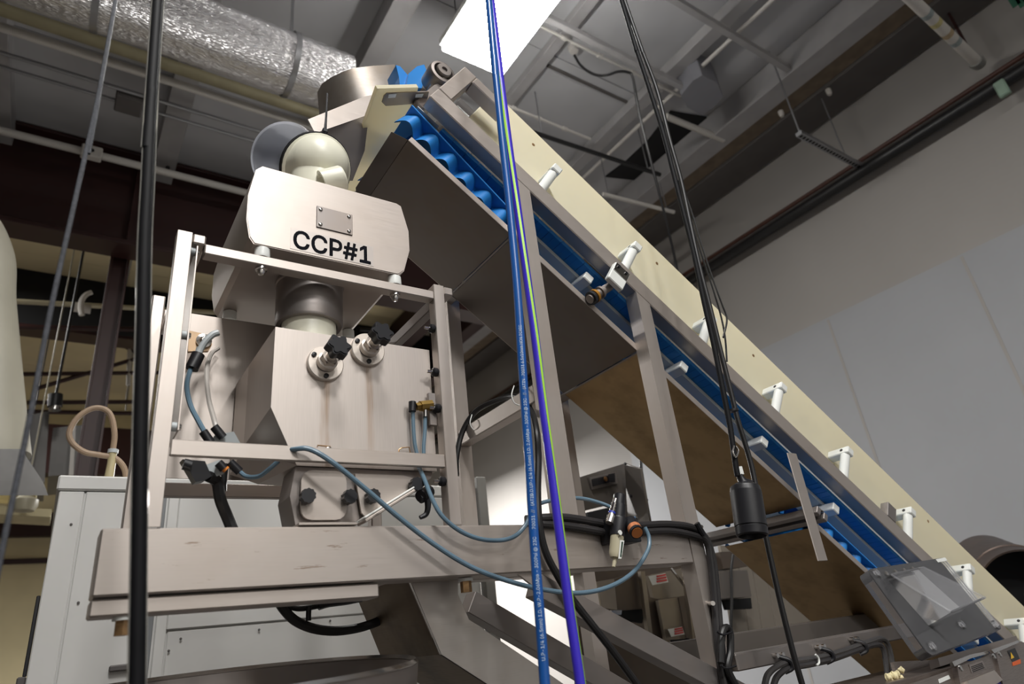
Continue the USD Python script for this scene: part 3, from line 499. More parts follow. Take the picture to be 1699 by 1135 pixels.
def star_knob(x, z):
    fl = obj('flange', MB().lathe([(0, .0), (.040, 0), (.040, -.009), (.038, -.011), (0, -.011)], (x, .040, z), (0, 1, 0), 36), VALVE, ch)
    d = np.array([.06, -1, .16]); d /= np.linalg.norm(d); o = np.array([x, .029, z])
    nk = MB(); nk.lathe([(.022, 0), (.022, .012), (.017, .015), (.017, .027), (0, .027)], o, d, 24); obj('stem', nk, VALVE, fl)
    nk = MB().lathe([(.0195, .014), (.0195, .024)], o, d, 6); nk.lathe([(0, .026), (.0115, .026), (.0115, .055), (0, .055)], o, d, 16); obj('nut', nk, VALVE, fl, smooth=False)
    for a in (30, 150, 270):
        px, pz = x + .031 * math.cos(math.radians(a)), z + .031 * math.sin(math.radians(a)); obj('screw', MB().lathe([(0, .005), (.0055, .004), (.0055, 0), (0, 0)], (px, .029, pz), (0, -1, 0), 10), BLACK_P, fl)
    u = np.cross(d, [0, 0, 1]); u /= np.linalg.norm(u); v = np.cross(u, d)
    P = [((.0235 + .0038 * math.cos(6 * t)) * math.cos(t), (.0235 + .0038 * math.cos(6 * t)) * math.sin(t)) for t in np.linspace(0, 2 * math.pi, 72, endpoint=False)]
    kn = MB().prism(P, o, u, v, d, .054, .074); kn.prism([(a * .86, b * .86) for a, b in P], o, u, v, d, .050, .0765); kn.cyl(o + d * .042, o + d * .054, .014)
    obj('knob', kn, BLACK_P, fl, smooth=25, label='black six lobed star knob')
star_knob(.429, 2.086); star_knob(.527, 2.134)
# small black knurled screws along the side
for z in (2.205, 2.09, 2.0, 1.83):
    mb = MB().lathe([(0, .020), (.007, .019), (.011, .012), (.011, .004), (.006, 0), (0, 0)], (.676, .012, z), (1, 0, 0), 14); obj('side_screw', mb, BLACK_P, ch)
    obj('side_screw_tip', MB().cyl((.664, .012, z), (.676, .012, z), .004, 10), CHROME, ch)
# ---------------------------------------------------------------- the inclined conveyor
cn = thing('inclined_conveyor', 'steep elevating belt conveyor with cream side guard, steel rail and blue belt', 'conveyor', tuple(cv(.6, .25, -.2)))
S0, S1 = -.345, 3.3
YF = .47
def cbox(name, a, b, m=STEEL, ch=.002, **k): return obj(name, MB().box(a, b, ch, C), m, cn, **k)
for y in (0.0, YF):
    cbox('rail', (S0, y, 0), (S1, y + .05, .058), STEEL, .003)
    cbox('head_post', (S0, y, .0582), (S0 + .05, y + .05, .235), STEEL, .003)
    cbox('head_cap', (S0 + .0502, y, .20), (-.16, y + .05, .236), STEEL, .003)
for y in (.085, YF - .05): cbox('side_guard', (-.235, y, .10), (S1, y + .015, .372), HDPE, .004, label='long cream polyethylene side guard')
for i in range(9):
    s = .085 + .3735 * i
    ar = MB().box((s - .017, .0, .170), (s + .017, .0848, .200), .003, C); a = obj('bracket', ar, WHITE_P, cn, label='white plastic bracket arm')
    mb = MB().cyl(cv(s, .022, .0585), cv(s, .022, .172), .0165, 20); obj('standoff', mb, WHITE_P, a)
    mb = MB().cyl(cv(s - .0175, .028, .186), cv(s - .0165, .028, .186), .006, 12); obj('screw_hole', mb, BLACK_P, a)
# belt: carrying run with slats, seen from below; return run with a wavy side wall
def belt_run(n0, n1, sa, sb, y0, y1, pitch, name):
    k = 0; s = sa
    while s < sb:
        mb = MB().box((s + .0004, y0, n0), (s + pitch - .0004, y1, n1), .0008, C); mb.box((s + pitch * .5 - .002, y0, n0 - .0012), (s + pitch * .5 + .002, y1, n0), .0006, C); obj('belt_slat', mb, BLUE, cn); s += pitch; k += 1
belt_run(-.016, -.002, -.26, 3.2, .0515, YF - .002, .05, 'belt')
obj('belt_core', MB().box((-.26, .058, -.013), (3.2, YF - .008, -.005), 0, C), mat_plain('blue_belt_joint', (20, 88, 160), .5), cn)
STRIP = mat_plain('wear_strip_grey', (196, 200, 196), .5, var=.03)
for y in (.098, YF - .20): cbox('wear_strip', (.10, y, -.030), (3.2, y + .10, -.0165), STRIP, .002)
for s in (.36, .80, 1.2, 1.58, 2.0, 2.4):
    cbox('cross_bar', (s, .052, -.062), (s + .035, YF - .002, -.0305), WHITE_P, .003)
# return belt dips from the head into the trough
def wavy(sa, na, sb, nb, hw, y0=.056, PT=.076, AM=.019):
    d = cv(sb, 0, nb) - cv(sa, 0, na); L = np.linalg.norm(d); d /= L; nn = np.cross(d, EY); nn = nn if nn @ EN > 0 else -nn
    T = np.eye(4); T[:3, :3] = np.stack([d, EY, nn], 1); T[:3, 3] = cv(sa, 0, na)
    b = obj('return_belt', MB().box((0, y0, 0), (L, YF - .075, .006), .001, T), BLUE, cn)
    for yb in (y0 + .028, YF - .09):
        m = MB(); N = int(L / PT) * 14; V = []; F = []
        xs = np.linspace(0, L, N)
        for x in xs:
            yy = yb + AM - 2 * AM * abs(math.sin(math.pi * x / PT))
            V += [(x, yy, 0), (x, yy, -hw), (x, yy + .007, 0), (x, yy + .007, -hw)]
        for i in range(N - 1):
            a, c = 4 * i, 4 * i + 4
            F += [(a, c, c + 1), (a, c + 1, a + 1), (a + 2, a + 3, c + 3), (a + 2, c + 3, c + 2), (a + 1, c + 1, c + 3), (a + 1, c + 3, a + 3)]
        m.add(V, F, T); obj('wavy_side_wall', m, BLUE, b, smooth=60)
    for x in np.arange(.05, L, .232): obj('flight', MB().box((x, y0 + .075, -hw + .002), (x + .005, YF - .16, 0), .001, T), BLUE, b)
wavy(-.37, -.02, .16, -.075, .05); wavy(.16, -.112, 1.46, -.122, .024, .115); wavy(1.49, -.13, 3.0, -.14, .045)
# trough pans below, three of them, then the lower one
def pan(sa, sb, n, m, y0=.05, y1=.432, lip=.03):
    mb = MB().box((sa, y0, n - .002), (sb, y1, n), .0005, C)
    p = obj('trough_pan', mb, m, cn)
    obj('pan_lip', MB().box((sa, y0 - .002, n - .002), (sb, y0, n + lip), .0005, C), STEEL, p)
    obj('pan_lip', MB().box((sa, y1, n - .002), (sb, y1 + .002, n + lip), .0005, C), STEEL, p)
    return p
NP = -.15
pan(-.30, .098, NP, PAN, lip=.018); pan(.106, .634, NP, PAN, lip=.018); pan(.642, 1.44, NP, PAN_T, lip=.018); pan(1.50, 2.8, NP - .045, PAN_T, lip=.018)
mb = MB().hull([cv(*p) for p in [(-.30, .05, NP), (-.30, .432, NP), (-.302, .05, NP - .002), (-.302, .432, NP - .002), (-.352, .08, NP + .012), (-.352, .36, NP + .012), (-.354, .08, NP + .010), (-.354, .36, NP + .010)]])
obj('pan_nose', mb, PAN, cn)
for s in (.099, .635):
    cbox('seam_strap', (s, .05, NP - .006), (s + .006, .432, NP - .0022), STEEL_D, .0005)
    cbox('hanger', (s, .432, NP - .004), (s + .03, .469, NP + .0), STEEL_D, .0005)
for s in (1.44, 1.475): cbox('cross_channel', (s, .0, -.192), (s + .02, YF + .05, -.165), STEEL_D, .002)
cbox('cross_channel', (1.462, .0, -.168), (1.473, YF + .05, -.165), STEEL_D, .001)
# splice plates on the rail further down
cbox('splice_plate', (1.72, .03, .0585), (1.86, .083, .063), STEEL_D); cbox('splice_plate', (1.80, .0, .0585), (1.85, .03, .12), STEEL_D)
for q in ((885, 240), (915, 288), (1090, 437), (1250, 590), (1480, 842), (1540, 865)):
    p = catc(*q, y=.0848); obj('rust_spot', MB().lathe([(0, .0006), (.006, .0004), (.0065, 0)], p, (0, -1, 0), 12), RUSTB, cn)
# flat strap hanging from the rail
a, b = at(1313, 752, Y=-.004), at(1365, 931, Y=-.004); mb = MB().bar((a[0], -.004, a[2]), (b[0], -.004, b[2]), .052, .004, up=(0, 1, 0)); obj('strap', mb, STEEL, cn)
# ---------------------------------------------------------------- conveyor head: window rod, bearing, belt wrap, flights, cream deflector with its slotted bracket
obj('tie_rod', MB().cyl(cv(-.285, .088, .165), cv(-.236, .088, .165), .008, 12), WHITE_P, cn)
cbox('dark_window_plate', (-.30, .104, .04), (-.15, .110, .24), GREYT); cbox('tension_block', (-.29, .095, .09), (-.25, .1035, .15), BLACK_P)  # added dark plate stands for the shade inside the head window
o = cv(-.395, .10, .25)
mb = MB().lathe([(.010, -.012), (.024, -.012), (.026, -.006), (.024, .0), (.018, .0), (.016, -.006), (.010, -.006)], o - EY * .015, EY, 32, True); mb.lathe([(.034, -.018), (.043, -.016), (.047, -.008), (.047, .05), (.034, .05)], o, EY, 36, True); mb.lathe([(0, -.02), (.010, -.02), (.010, .25), (0, .25)], o, EY, 20)
be = obj('bearing', mb, STEEL_D, cn, label='round grey flange bearing on the head shaft')
obj('bearing_seat', MB().box((-.40, .115, .20), (-.33, .16, .295), .004, C), STEEL, be); obj('bearing_arm', MB().box((-.385, .10, .06), (-.35, .13, .215), .004, C), STEEL_D, be)
mb = MB().lathe([(0, 0), (.05, 0), (.05, .24), (0, .24)], cv(-.40, .17, .18), EY, 28); obj('head_pulley', mb, STEEL_D, cn)
for i, pts in enumerate([[(664, 146), (662, 128), (657, 108), (664, 110), (676, 124), (684, 146)], [(674, 146), (678, 122), (692, 110), (704, 107), (708, 118), (700, 146)]]):
    slab(pts, cv(-.45, .17 - .02 * i, 0), (0, -1, 0), .16, BLUE, cn, 'flight', label='blue belt flight rising over the head')
obj('nose_guard', MB().hull([cv(*p) for p in [(-.355, .052, -.010), (-.355, .30, -.010), (-.272, .052, -.008), (-.272, .30, -.008), (-.355, .052, -.006), (-.272, .30, -.004)]]), GREY_P, cn)
DN = np.array([math.sin(math.radians(28)), 0, -math.cos(math.radians(28))]); DP = at(625, 147, Y=.05)
slab([(626, 147), (694, 145), (691, 158), (657, 225), (597, 314), (560, 330)], DP, DN, .012, HDPE, cn, 'deflector', label='cream deflector plate under the head')
slab([(637, 160), (642, 155), (712, 152), (708, 171), (640, 176), (634, 170)], DP, DN, .003, STEEL_D, cn, 'slotted_bracket', off=-.004)
for q in ([(645, 157), (658, 156), (656, 162), (644, 163)], [(690, 157), (703, 156), (700, 162), (689, 162)]):
    slab(q, DP, DN, .001, WHITE_P, cn, 'bracket_slot', off=-.006)
# ---------------------------------------------------------------- discharge chute beside the head
dc = thing('discharge_chute', 'stained stainless discharge hood left of the conveyor head', 'chute', tuple(at(590, 150, Y=.35)))
top = [(527, 152, .42), (534, 139, .38), (548, 129, .33), (566, 120, .29), (586, 113, .26), (620, 109, .24), (655, 107, .24)]
bot = [(533, 222, .42), (545, 212, .38), (562, 201, .33), (580, 190, .29), (598, 176, .26), (625, 166, .24), (655, 160, .24)]
mb = MB(); V = []; F = []
for (a, b, Y), (c, d, Y2) in zip(top, bot):
    P, Q_ = at(a, b, Y=Y), at(c, d, Y=Y2); V += [P, Q_, P + [.0, .003, 0], Q_ + [.0, .003, 0]]
for i in range(len(top) - 1):
    a, c = 4 * i, 4 * i + 4
    F += [(a, a + 1, c + 1), (a, c + 1, c), (a + 2, c + 3, a + 3), (a + 2, c + 2, c + 3), (a, c, c + 2), (a, c + 2, a + 2), (a + 1, a + 3, c + 3), (a + 1, c + 3, c + 1)]
obj('hood', mb.add(V, F), mat_steel('heat_stained_steel', rgb=(140, 134, 128), stain=(120, 100, 72), amount=.5, rough=.5, blot=6.), dc)
slab([(511, 198), (605, 160), (655, 150), (655, 168), (612, 190), (523, 221)], at(560, 190, Y=.22), (0, -1, .1), .004, STEEL, dc, 'flange')
slab([(523, 222), (612, 191), (605, 250), (585, 300), (530, 300)], at(560, 240, Y=.26), (0.2, -1, -.6), .004, STEEL_D, dc, 'under_plate')
# ---------------------------------------------------------------- white elbow and clear funnel on the CCP#1 box
el = thing('pipe_elbow', 'white plastic pipe elbow with a black cable tie, on top of the CCP#1 box', 'pipe elbow', tuple(at(520, 270, Y=.17)))
RC = at(522, 281, Y=.17); NR = CAM.T @ np.array([-.64, -.34, .69]); NR /= np.linalg.norm(NR)
P = []
def ring_pts(o, d, r, n=36):
    a = np.cross(d, [0, 0, 1.0] if abs(d[2]) < .9 else [1.0, 0, 0]); a /= np.linalg.norm(a); b = np.cross(d, a); return [o + r * (math.cos(t) * a + math.sin(t) * b) for t in np.linspace(0, 2 * math.pi, n, endpoint=False)]
K = at(529, 274, Y=.13)
P = ring_pts(RC, NR, .092) + ring_pts(RC - NR * .02, NR, .0925)
sph = trimesh.creation.icosphere(4, .078).vertices + K
mb = MB().hull(P + list(sph)); mb.cyl((K[0], K[1] + .02, 2.549), (K[0], K[1] + .01, K[2]), .070, 36)
obj('elbow', mb, PVC, el)
obj('socket_rim', MB().lathe([(.092, -.022), (.0985, -.018), (.0985, 0), (.089, 0), (.089, -.02)], RC, NR, 40, True), PVC, el)
obj('tie_band', MB().lathe([(.0987, -.016), (.101, -.016), (.101, -.004), (.0987, -.004)], RC, NR, 40, True), BLACK_P, el)
t0 = at(539, 218, Y=.12); obj('tie_tail', MB().tube([t0, at(541, 195, Y=.12), at(543, 155, Y=.12)], [.0045, .003, .0028], 6), BLACK_P, el); 
obj('tie_head', MB().box(t0 - .007, t0 + .007, .002), BLACK_P, el)
obj('branch', MB().lathe([(.026, -.03), (.034, -.03), (.034, .022), (.030, .028), (.026, .022)], at(553, 300, Y=.06), (.75, -.25, .35), 24, True), PVC, el)
obj('branch_tie', MB().tube([at(523, 300, Y=.09), at(519, 292, Y=.09), at(516, 278, Y=.09)], .0022, 6), BLACK_P, el)
CLEAR = mat_clear('clear_plastic', haze=.42, hazecol=(.86, .89, .98), rough=.12, scatter='translucent_bsdf')
fn = MB(); pr = [(.086, .002), (.088, .06), (.095, .12), (.107, .185), (.1055, .186), (.0935, .12), (.0865, .06), (.0845, .002)]
single('clear_funnel', fn.lathe(pr, RC, NR, 48, True), CLEAR, 'clear flared plastic funnel in the mouth of the white elbow', 'funnel')

# ---------------------------------------------------------------- pneumatics on the left of the stand
TUBE = mat_plain('blue_grey_tube', (98, 122, 138), .25, var=.04)
TUBE_C = mat_plain('milky_tube', (176, 170, 164), .3, var=.04)
sv = thing('solenoid_valve', 'grey valve block with a black coil behind the lower tie bar', 'valve', tuple(at(375, 745, Y=.10)))
slab([(357, 722), (388, 716), (402, 741), (345, 741)], at(375, 735, Y=.10), (-.1, -1, -.25), .03, GREY_P, sv, 'cover_plate')
slab([(339, 772), (365, 763), (372, 785), (348, 795)], at(355, 775, Y=.10), (0, -1, -.1), .03, GREY_P, sv, 'block')
slab([(303, 762), (340, 765), (351, 790), (340, 797), (325, 800)], at(325, 780, Y=.09), (0, -1, -.1), .04, BLACK_P, sv, 'coil')
obj('coil_nut', MB().lathe([(0, 0), (.011, 0), (.011, .014), (0, .014)], at(304, 770, Y=.09), (1, 0, -.2), 12), BLACK_P, sv)
for a, b in (((337, 716), (350, 735)), ((355, 708), (370, 726)), ((381, 767), (398, 783)), ((362, 768), (372, 778))):
    obj('fitting', MB().cyl(at(*a, Y=.09), at(*b, Y=.09), .0085, 14), BLACK_P, sv)
obj('exhaust_plug', MB().cyl(at(370, 775, Y=.09), at(376, 780, Y=.09), .007, 12), mat_plain('orange_plastic', (214, 128, 50), .4), sv, label='orange plug')
bp = thing('pivot_plate', 'beige bracket with a round boss behind the left upright', 'bracket', tuple(at(330, 568, Y=.25)))
slab([(312, 548), (335, 553), (350, 562), (352, 572), (346, 582), (312, 583)], at(330, 568, Y=.25), (0, -1, 0), .01, mat_plain('beige_plate', (226, 190, 150), .5), bp, 'plate')
obj('boss', MB().lathe([(0, .012), (.006, .012), (.010, .006), (.017, .004), (.017, 0), (0, 0)], at(338, 566, Y=.248), (0, -1, 0), 24), CHROME, bp)
fp_ = thing('push_fitting', 'black push-in fitting and grey elbow near the beige bracket', 'fitting', tuple(at(322, 595, Y=.2)))
obj('body', MB().cyl(at(318, 612, Y=.2), at(329, 588, Y=.2), .014, 14), BLACK_P, fp_); obj('collar', MB().cyl(at(329, 588, Y=.2), at(332, 578, Y=.2), .008, 14), GREY_P, fp_)
obj('stub', MB().tube(pix([(331, 582), (340, 568), (352, 556), (362, 552)], .2), .0075, 10), GREY_P, fp_)
cable('air_tube', 'blue-grey air tube from the black fitting down to the valve block', 'tube', pix([(316, 612, .2), (310, 640, .17), (316, 672, .14), (330, 700, .11), (340, 718, .095)], 0), .0052, TUBE)
cable('air_tube', 'milky air tube bending down to the right of the beige bracket', 'tube', pix([(362, 578, .28), (350, 588, .26), (343, 615, .22), (346, 660, .16), (355, 695, .11), (359, 710, .095)], 0), .0052, TUBE_C)
cable('air_tube', 'blue-grey air tube dipping below the lower tie bar', 'tube', pix([(397, 782, .09), (410, 791, .07), (430, 790, .05), (447, 778, .035), (462, 765, .03)], 0), .0045, TUBE)
cable('valve_lead', 'flat black lead dropping from the valve coil behind the beam', 'cable', pix([(345, 790, .10), (360, 800, .12), (366, 830, .12), (378, 860, .13), (386, 880, .13)], 0), .011, BLACK)
cable('valve_lead', 'thin black lead behind the valve block, beside the white cabinet', 'cable', pix([(375, 770, .14), (372, 790, .14), (371, 815, .14)], 0), .006, BLACK)
# brass valve on the right of the chute, with its two tubes
bv = thing('brass_valve', 'small brass valve with a chrome nut at the right edge of the chute', 'valve', tuple(at(705, 675, Y=.02)))
o = at(697, 674, Y=.02); obj('body', MB().cyl(o, at(716, 672, Y=.02), .0125, 8), BRASS, bv, smooth=False); obj('end_nut', MB().cyl(at(690, 675, Y=.02), o, .009, 6), BRASS, bv, smooth=False)
obj('elbow_fitting', MB().cyl(at(684, 667, Y=.02), at(684, 683, Y=.02), .0085, 12), BLACK_P, bv); obj('drop_nut', MB().cyl(at(705, 681, Y=.02), at(705.5, 692, Y=.02), .006, 12), CHROME, bv)
obj('mount_plate', MB().box(at(714, 705, Y=.022), at(719, 655, Y=.032), .001), STEEL_D, bv)
cable('air_tube', 'short blue air tube hanging straight from the black elbow of the brass valve', 'tube', pix([(685, 683), (686, 710), (688, 735), (692, 755)], .022), .0045, TUBE)
cable('air_tube', 'short grey-blue air tube under the chrome nut of the brass valve', 'tube', pix([(705.5, 691), (705, 715), (703, 740), (703, 755)], .022), .0045, TUBE)
wc = thing('wire_clip', 'bent wire clip at the foot of the chute under the brass valve', 'clip', tuple(at(690, 752, Y=.03)))
obj('wire', MB().tube(pix([(662, 756), (662, 746), (667, 743), (679, 742), (681, 755)], .03), .0014, 6, 0), RUSTB, wc); obj('pin', MB().cyl(at(687, 755, Y=.02), at(706, 754, Y=.02), .003, 8), CHROME, wc)
wc = thing('wire_clip', 'bent wire clip above the lower tie bar under the left star knob', 'clip', tuple(at(540, 745, Y=.03)))
obj('wire', MB().tube(pix([(526, 744), (527, 739), (548, 741), (549, 748)], .03), .0014, 6, 0), RUSTB, wc); obj('pin', MB().lathe([(0, .004), (.006, .003), (.007, 0)], at(545, 746, Y=.028), (0, -1, 0), 12), CHROME, wc)
cl = thing('clamp_lever', 'black hooked clamp lever at the right of the slanted flap', 'lever', tuple(at(705, 830, Y=.02)))
obj('hook', MB().tube(pix([(697, 828), (708, 826), (710, 840), (707, 853), (697, 859)], .02), [.010, .009, .007, .006, .0045], 8), BLACK_P, cl)
obj('pivot', MB().cyl(at(698, 824, Y=.015), at(712, 815, Y=.03), .014, 12), BLACK_P, cl)

# ---------------------------------------------------------------- long tubes and leads over the beam
cable('air_tube', 'long blue air tube looping over the beam to the air regulator', 'tube', pix([(455, 752, .06), (490, 745, -.006), (515, 746, -.02), (550, 766, -.03), (600, 806, -.03), (660, 857, -.03), (720, 903, -.03), (780, 940, -.035), (840, 963, -.04), (900, 978, -.045), (960, 984, -.05), (1010, 974, -.05), (1050, 950, -.05), (1074, 915, -.05), (1077, 893, -.045), (1070, 875, -.04)], 0), .0052, TUBE, sides=10)
cable('air_tube', 'blue air tube sagging across the top of the beam', 'tube', pix([(695, 775, .03), (704, 795, .005), (718, 830, -.02), (735, 858, -.03), (765, 882, -.03), (800, 895, -.03), (835, 896, -.03), (858, 887, -.03), (874, 868, -.03), (882, 850, -.02), (895, 836, 0.02), (930, 828, .03), (965, 827, .03), (1000, 836, 0), (1022, 846, -.03)], 0), .0048, TUBE, sides=10)
BLK = BLACK
cable('power_lead', 'black lead arching over the cross bar and down behind the blue hose', 'cable', pix([(757, 790, .44), (758, 755, .43), (768, 715, .42), (790, 682, .38), (825, 664, .30), (858, 658, .2), (880, 680, .08), (890, 715, .0), (893, 760, -.005), (892, 820, -.01), (895, 870, -.02), (905, 915, -.02), (925, 955, -.02), (950, 995, -.02), (985, 1040, -.03), (1020, 1085, -.03), (1060, 1140, -.03)], 0), .0085, BLK, sides=10)
for i, (dy, lab) in enumerate(((0, 'upper of the two black leads strapped along the beam right of the hoses'), (14, 'lower of the two black leads strapped along the beam right of the hoses'))):
    cable('power_lead', lab, 'cable', pix([(872, 862 + dy * .3, .0), (905, 859 + dy * .8, -.012), (940, 859 + dy, -.014), (985, 866 + dy, -.014), (1020, 872 + dy, -.014), (1060, 872 + dy * .8, -.014), (1110, 870 + dy * .8, -.014), (1150, 876 + dy * .9, -.012), (1172, 895 + dy * .3, -.012), (1183 - dy * .3, 930, -.012), (1189 - dy * .35, 980, -.012), (1194 - dy * .4, 1040, -.012), (1200 - dy * .4, 1100, -.012), (1210 - dy * .4, 1150, -.012)], 0), .0095, mat_plain('lead_grey' + str(i), (44, 42, 43), .4), sides=10)
lp = thing('lead_loop', 'black coil of spare lead tied to the lower part of the post', 'cable', tuple(at(1205, 1060, Y=-.02)))
obj('coil', MB().tube(pix([(1196, 1100), (1197, 1060), (1203, 1042), (1211, 1048), (1212, 1080), (1208, 1110), (1222, 1140)], -.03), .009, 10), BLACK, lp)
for p in ((1199, 1048), (1205, 1104)): obj('strap', MB().tube(pix([(p[0] - 10, p[1]), (p[0], p[1] + 5), (p[0] + 16, p[1] + 1)], -.042), .0025, 6), BLACK_P, lp)
obj('lead_clamp', MB().tube(pix([(1156, 868), (1163, 880), (1168, 888)], -.024), .0075, 8), BLACK_P, lp)
obj('anchor', MB().cyl(at(1176, 1001, Y=-.0005), at(1183, 1001, Y=-.03), .006, 10), CHROME, lp)
for (x, y) in ((1163, 874),): obj('anchor', MB().cyl(at(x, y, Y=-.0005), at(x + 1, y, Y=-.02), .005, 10), CHROME, lp)
tp = thing('tie_wrap', 'white cable tie around the lead on the cross bar', 'cable tie', tuple(at(785, 700, Y=.4)))
obj('band', MB().tube(pix([(783, 688), (780, 702), (786, 713), (800, 716)], .37), .0016, 6), WHITE_P, tp)
tp = thing('tie_wrap', 'white cable tie beside the blue hose on the cross bar', 'cable tie', tuple(at(853, 660, Y=.1)))
obj('band', MB().tube(pix([(853, 640), (849, 655), (853, 668), (862, 673)], .12), .0018, 6), WHITE_P, tp)
# ---------------------------------------------------------------- filter regulator
RY = -.05
rg = thing('air_regulator', 'air filter regulator with black knob, gauge and milky bowl in front of the beam', 'regulator', tuple(at(1030, 870, Y=RY)))
kx = [at(1028, 820, Y=RY), at(1027, 838, Y=RY), at(1026, 862, Y=RY), at(1024, 890, Y=RY), at(1021, 926, Y=RY), at(1018, 941, Y=RY)]
obj('body', MB().tube([kx[2] + [0, 0, .008], kx[2], kx[3]], [.017, .021, .018], 16, 0), BLACK_P, rg)
obj('knob', MB().tube([kx[0], kx[0] * .9 + kx[1] * .1, kx[1], kx[1], kx[2]], [.012, .0145, .0145, .0165, .0165], 20, 0), BLACK_P, rg)
obj('bowl', MB().tube([kx[3], kx[3] * .2 + kx[4] * .8, kx[4], kx[4], kx[5]], [.0165, .016, .012, .0055, .004], 20, 0), mat_plain('milky_bowl', (196, 188, 160), .3, extra={'transmission_weight': .25}), rg, label='milky plastic filter bowl')
slab([(1029, 896), (1036, 897), (1031, 927), (1026, 927)], at(1031, 910, Y=RY - .0175), (0, -1, 0), .0006, WHITE_P, rg, 'bowl_label')
slab([(1031.5, 899), (1034, 899), (1031, 924), (1029, 924)], at(1031, 910, Y=RY - .0182), (0, -1, 0), .0004, mat_plain('dark_green_print', (40, 60, 48), .5), rg, 'bowl_print')
g0, g1 = at(1045, 866, Y=RY - .01), at(1057, 884, Y=RY - .045)
obj('gauge_body', MB().cyl(g0, g1, .0165, 24), BLACK_P, rg); d = (g1 - g0) / np.linalg.norm(g1 - g0)
obj('gauge_face', MB().lathe([(0, .0012), (.0135, .0012), (.0135, 0), (0, 0)], g1, d, 24), mat_plain('amber_glass', (170, 100, 45), .15, coat=.5), rg, label='amber gauge glass')
obj('gauge_sticker', MB().lathe([(.0168, -.022), (.0168, -.008)], g1, d, 24), mat_plain('orange_sticker', (190, 120, 80), .5, var=.4, scale=140), rg)
a, b = at(1011, 868, Y=RY), at(1021, 828, Y=RY)
obj('hose_barb', MB().tube([a + (b - a) * t for t in (0, .3, .3, .45, .45, .55, .55, .68, .68, .8, .8, 1)], [.010, .010, .008, .008, .0065, .009, .0055, .0085, .0055, .008, .005, .006], 14, 0), CHROME, rg)
obj('barb_ring', MB().cyl(a + (b - a) * .38, a + (b - a) * .45, .0088, 14), mat_plain('blue_ring', (40, 60, 170), .4), rg)
obj('front_plug', MB().lathe([(0, .003), (.006, .003), (.006, 0), (0, 0)], at(1028, 884, Y=RY - .019), (0, -1, 0), 8), WHITE_P, rg)
obj('mount', MB().box(at(1020, 900, Y=RY + .0), at(1036, 865, Y=-.001), .002), BLACK_P, rg)
obj('gauge_fitting', MB().cyl(at(1050, 858, Y=RY), at(1053, 870, Y=RY), .006, 10), mat_plain('light_blue_fitting', (90, 150, 205), .4), rg)
# ---------------------------------------------------------------- hoses, leads and ropes that hang from the ceiling in front of the machine
HY = -.25
def hang(pts, Y, top=None):
    P = pix(pts, Y); t = P[0].copy(); d = P[0] - P[1]; k = (6.2 - t[2]) / max(d[2], .05); e = P[0] + d * min(k, 30) if d[2] > .05 else t
    e = np.array([P[0][0] + np.clip(d[0] / d[2], -.12, .12) * (6.2 - t[2]), P[0][1] + np.clip(d[1] / d[2], -.1, .1) * (6.2 - t[2]), 6.24]); return [e] + P
def stripe_on(pts, r, ang, w):
    """a thin band lying on a tube; ang(t) measured from the side that faces the photographer, towards +x"""
    p = spline(np.asarray(pts), 8); t = np.gradient(p, axis=0); t /= np.linalg.norm(t, axis=1, keepdims=True); V = []; F = []
    for i in range(len(p)):
        f = np.array([0, -1.0, 0]); f -= t[i] * (f @ t[i]); f /= np.linalg.norm(f); s_ = np.cross(t[i], f); s_ = s_ if s_[0] > 0 else -s_
        a = ang(p[i][2])
        for da in (-w, 0, w): V.append(p[i] + (r + .0004) * (math.cos(a + da) * f + math.sin(a + da) * s_))
        V.append(p[i] + (r - .001) * (math.cos(a) * f + math.sin(a) * s_))
    for i in range(len(p) - 1):
        for j, k in ((0, 1), (1, 2), (2, 3), (3, 0)): a, b, c, d = 4 * i + j, 4 * i + k, 4 * i + 4 + j, 4 * i + 4 + k; F += [(a, b, d), (a, d, c)]
    return MB().add(V, F)
HB = mat_plain('printed_blue_hose', (28, 84, 156), .3, var=.08)
bh = thing('air_hose', 'blue hose with white print, left of the pair hanging in front of the conveyor', 'hose', tuple(at(880, 700, Y=HY)))
bpts = hang([(811, 0), (820, 100), (832, 220), (846, 350), (858, 480), (866, 600), (873, 700), (879, 780), (884, 860), (890, 950), (897, 1040), (904, 1135), (907, 1180)], HY - .004)
obj('tube', MB().tube(bpts, .0092, 16), HB, bh)
def hose_text(txt, pts, r, height, z0, zmax, m, parent, ang=0., flip=False):
    p = spline(np.asarray(pts), 12); p = p[::-1]; L = np.concatenate([[0], np.cumsum(np.linalg.norm(np.diff(p, axis=0), axis=1))])
    tm = meshkit.text_mesh(txt, height, .0004); v = np.array(tm.vertices); s0 = np.interp(z0, p[:, 2], L); mb = MB(); W = []
    for x, y, z in v:
        s = s0 + x; c = np.array([np.interp(s, L, p[:, k]) for k in range(3)]); c2 = np.array([np.interp(s + .004, L, p[:, k]) for k in range(3)])
        t = (c2 - c) / np.linalg.norm(c2 - c); f = np.array([0, -1.0, 0]); f -= t * (f @ t); f /= np.linalg.norm(f); s_ = np.cross(t, f); s_ = s_ if s_[0] < 0 else -s_
        a = (y - height / 2) / r + ang; W.append(c + (r + .0001 + z) * (math.cos(a) * f + math.sin(a) * s_))
    return obj('print', mb.add(W, np.array(tm.faces)), m, parent, smooth=False, label='white print along the hose')
PRINT = mat_plain('white_print', (196, 214, 232), .5, var=.02)
hose_text('U.P-1/4 (6.5mm) I.D. W.P-2.06Mpa - 300Psi @ 23C      70031  //   (ATIN', bpts, .0092, .0058, 1.46, 0, PRINT, bh, .55)
